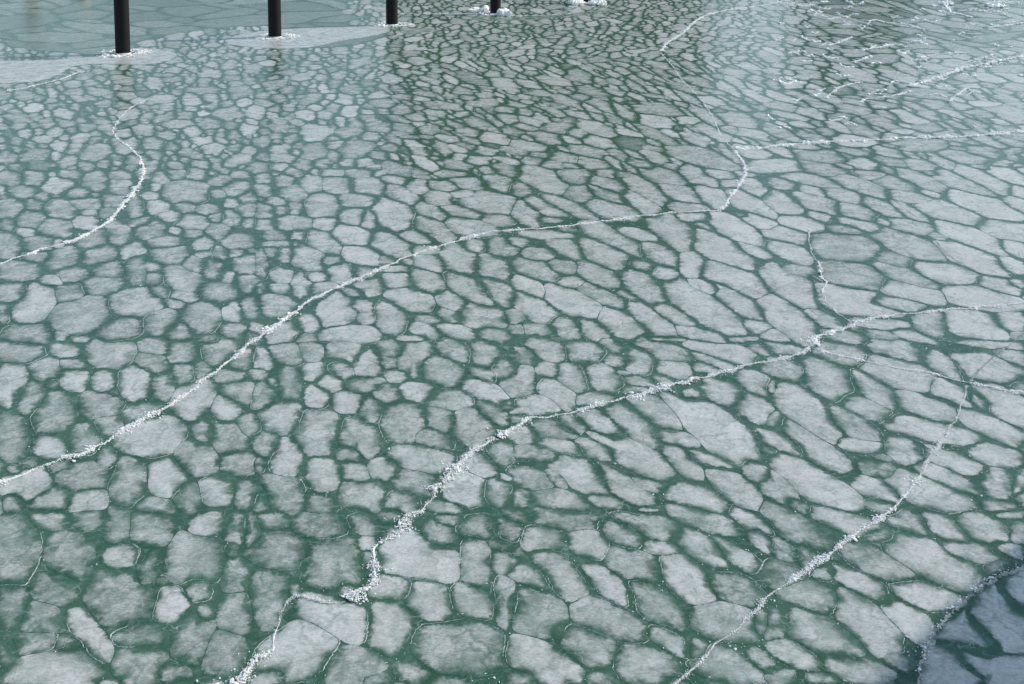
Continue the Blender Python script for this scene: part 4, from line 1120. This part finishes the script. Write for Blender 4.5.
# snowy bank across the water
vv = []; ff = []
nx_ = 90
for j, (yy, zz) in enumerate(((112, -.3), (116, .5), (124, 1.0), (150, 1.4), (420, 6.0))):
    for i in range(nx_ + 1):
        x = -420 + 840 * i / nx_
        vv.append((x, yy + 1.5 * math.sin(x * .11) + RND.uniform(-.5, .5), zz + (RND.uniform(-.15, .15) if j else 0)))
for j in range(4):
    for i in range(nx_):
        a = j * (nx_ + 1) + i
        ff.append((a, a + 1, a + nx_ + 2, a + nx_ + 1))
hv, hf = [], []
for j, kz in enumerate((0, .45, .8, 1.0, .7)):
    for i in range(121):
        x = -1100 + 2200 * i / 120
        hh = 74 + 16 * math.sin(x * .006 + 1) + 9 * math.sin(x * .021) + 5 * math.sin(x * .057 + 2) - 20 / (1 + math.exp(-(x - 60) / 60))
        hv.append((x, 560 + 60 * j + 14 * math.sin(x * .03 + j), -1 + hh * kz + (RND.uniform(-2, 2) if j else 0)))
for j in range(4):
    for i in range(120):
        a = j * 121 + i
        hf.append((a, a + 1, a + 122, a + 121))
hills = link("added_dark_hills", hv, hf, plain("added_hill_woods", (0.045, 0.055, 0.045), (0.13, 0.13, 0.12), .05, .95)); hills["kind"] = "structure"  # unseen hills, added to darken the low sky mirrored in the far ice
bank = link("snowy_shore", vv, ff, M_SNOW); bank["kind"] = "structure"

# ------------------------------------------------------------------ unseen quay building added at the right so its roof edge shades the corner
ax, ay = map(float, ground(1030, 531)); bx, by = map(float, ground(866, 686))
dirx, diry = (ax - bx), (ay - by); l = math.hypot(dirx, diry); dirx, diry = dirx / l, diry / l
H = 8.6
off = H / math.tan(SUN_EL)
px, py = ax + math.sin(SUN_AZ) * off, ay + math.cos(SUN_AZ) * off
ang = math.atan2(diry, dirx)
root = empty("added_quay_building", (px, py, 0)); root.rotation_euler = (0, 0, ang)


def local(m, name, mat, par):
    o = link(name, m.v, m.f, mat); o.parent = par
    return o


m = MB(); m.box(-3.5, 10, -.0, -10, .9, H - .5); wl = local(m, "wall", M_RENDER, root)
m = MB(); m.box(-3.8, 10.3, .0, -10.3, H - .497, H); local(m, "roof", M_ROOF, root)
m = MB(); m.box(-6, 14, .6, -14, -.6, .897); local(m, "added_quay_wall", M_CONC, root)
for i in range(2):
    for j in range(4):
        x = -2.4 + 3.3 * j; z = 1.9 + 3.2 * i
        m = MB(); m.box(x, x + 1.5, -.05, .03, z, z + 1.9); wo = local(m, "window", M_GLASS, root)
        m = MB(); m.box(x - .08, x + 1.58, .033, .10, z - .12, z - .003); m.box(x + .72, x + .78, .033, .07, z, z + 1.9); local(m, "window_frame", M_FRAME, wo)
tag(root, "added unseen pale quay building off to the right casting the shadow on the corner", "building")
print("floes", NS, "single", len(single), "dups", len(lab) - len(set(lab.values())))
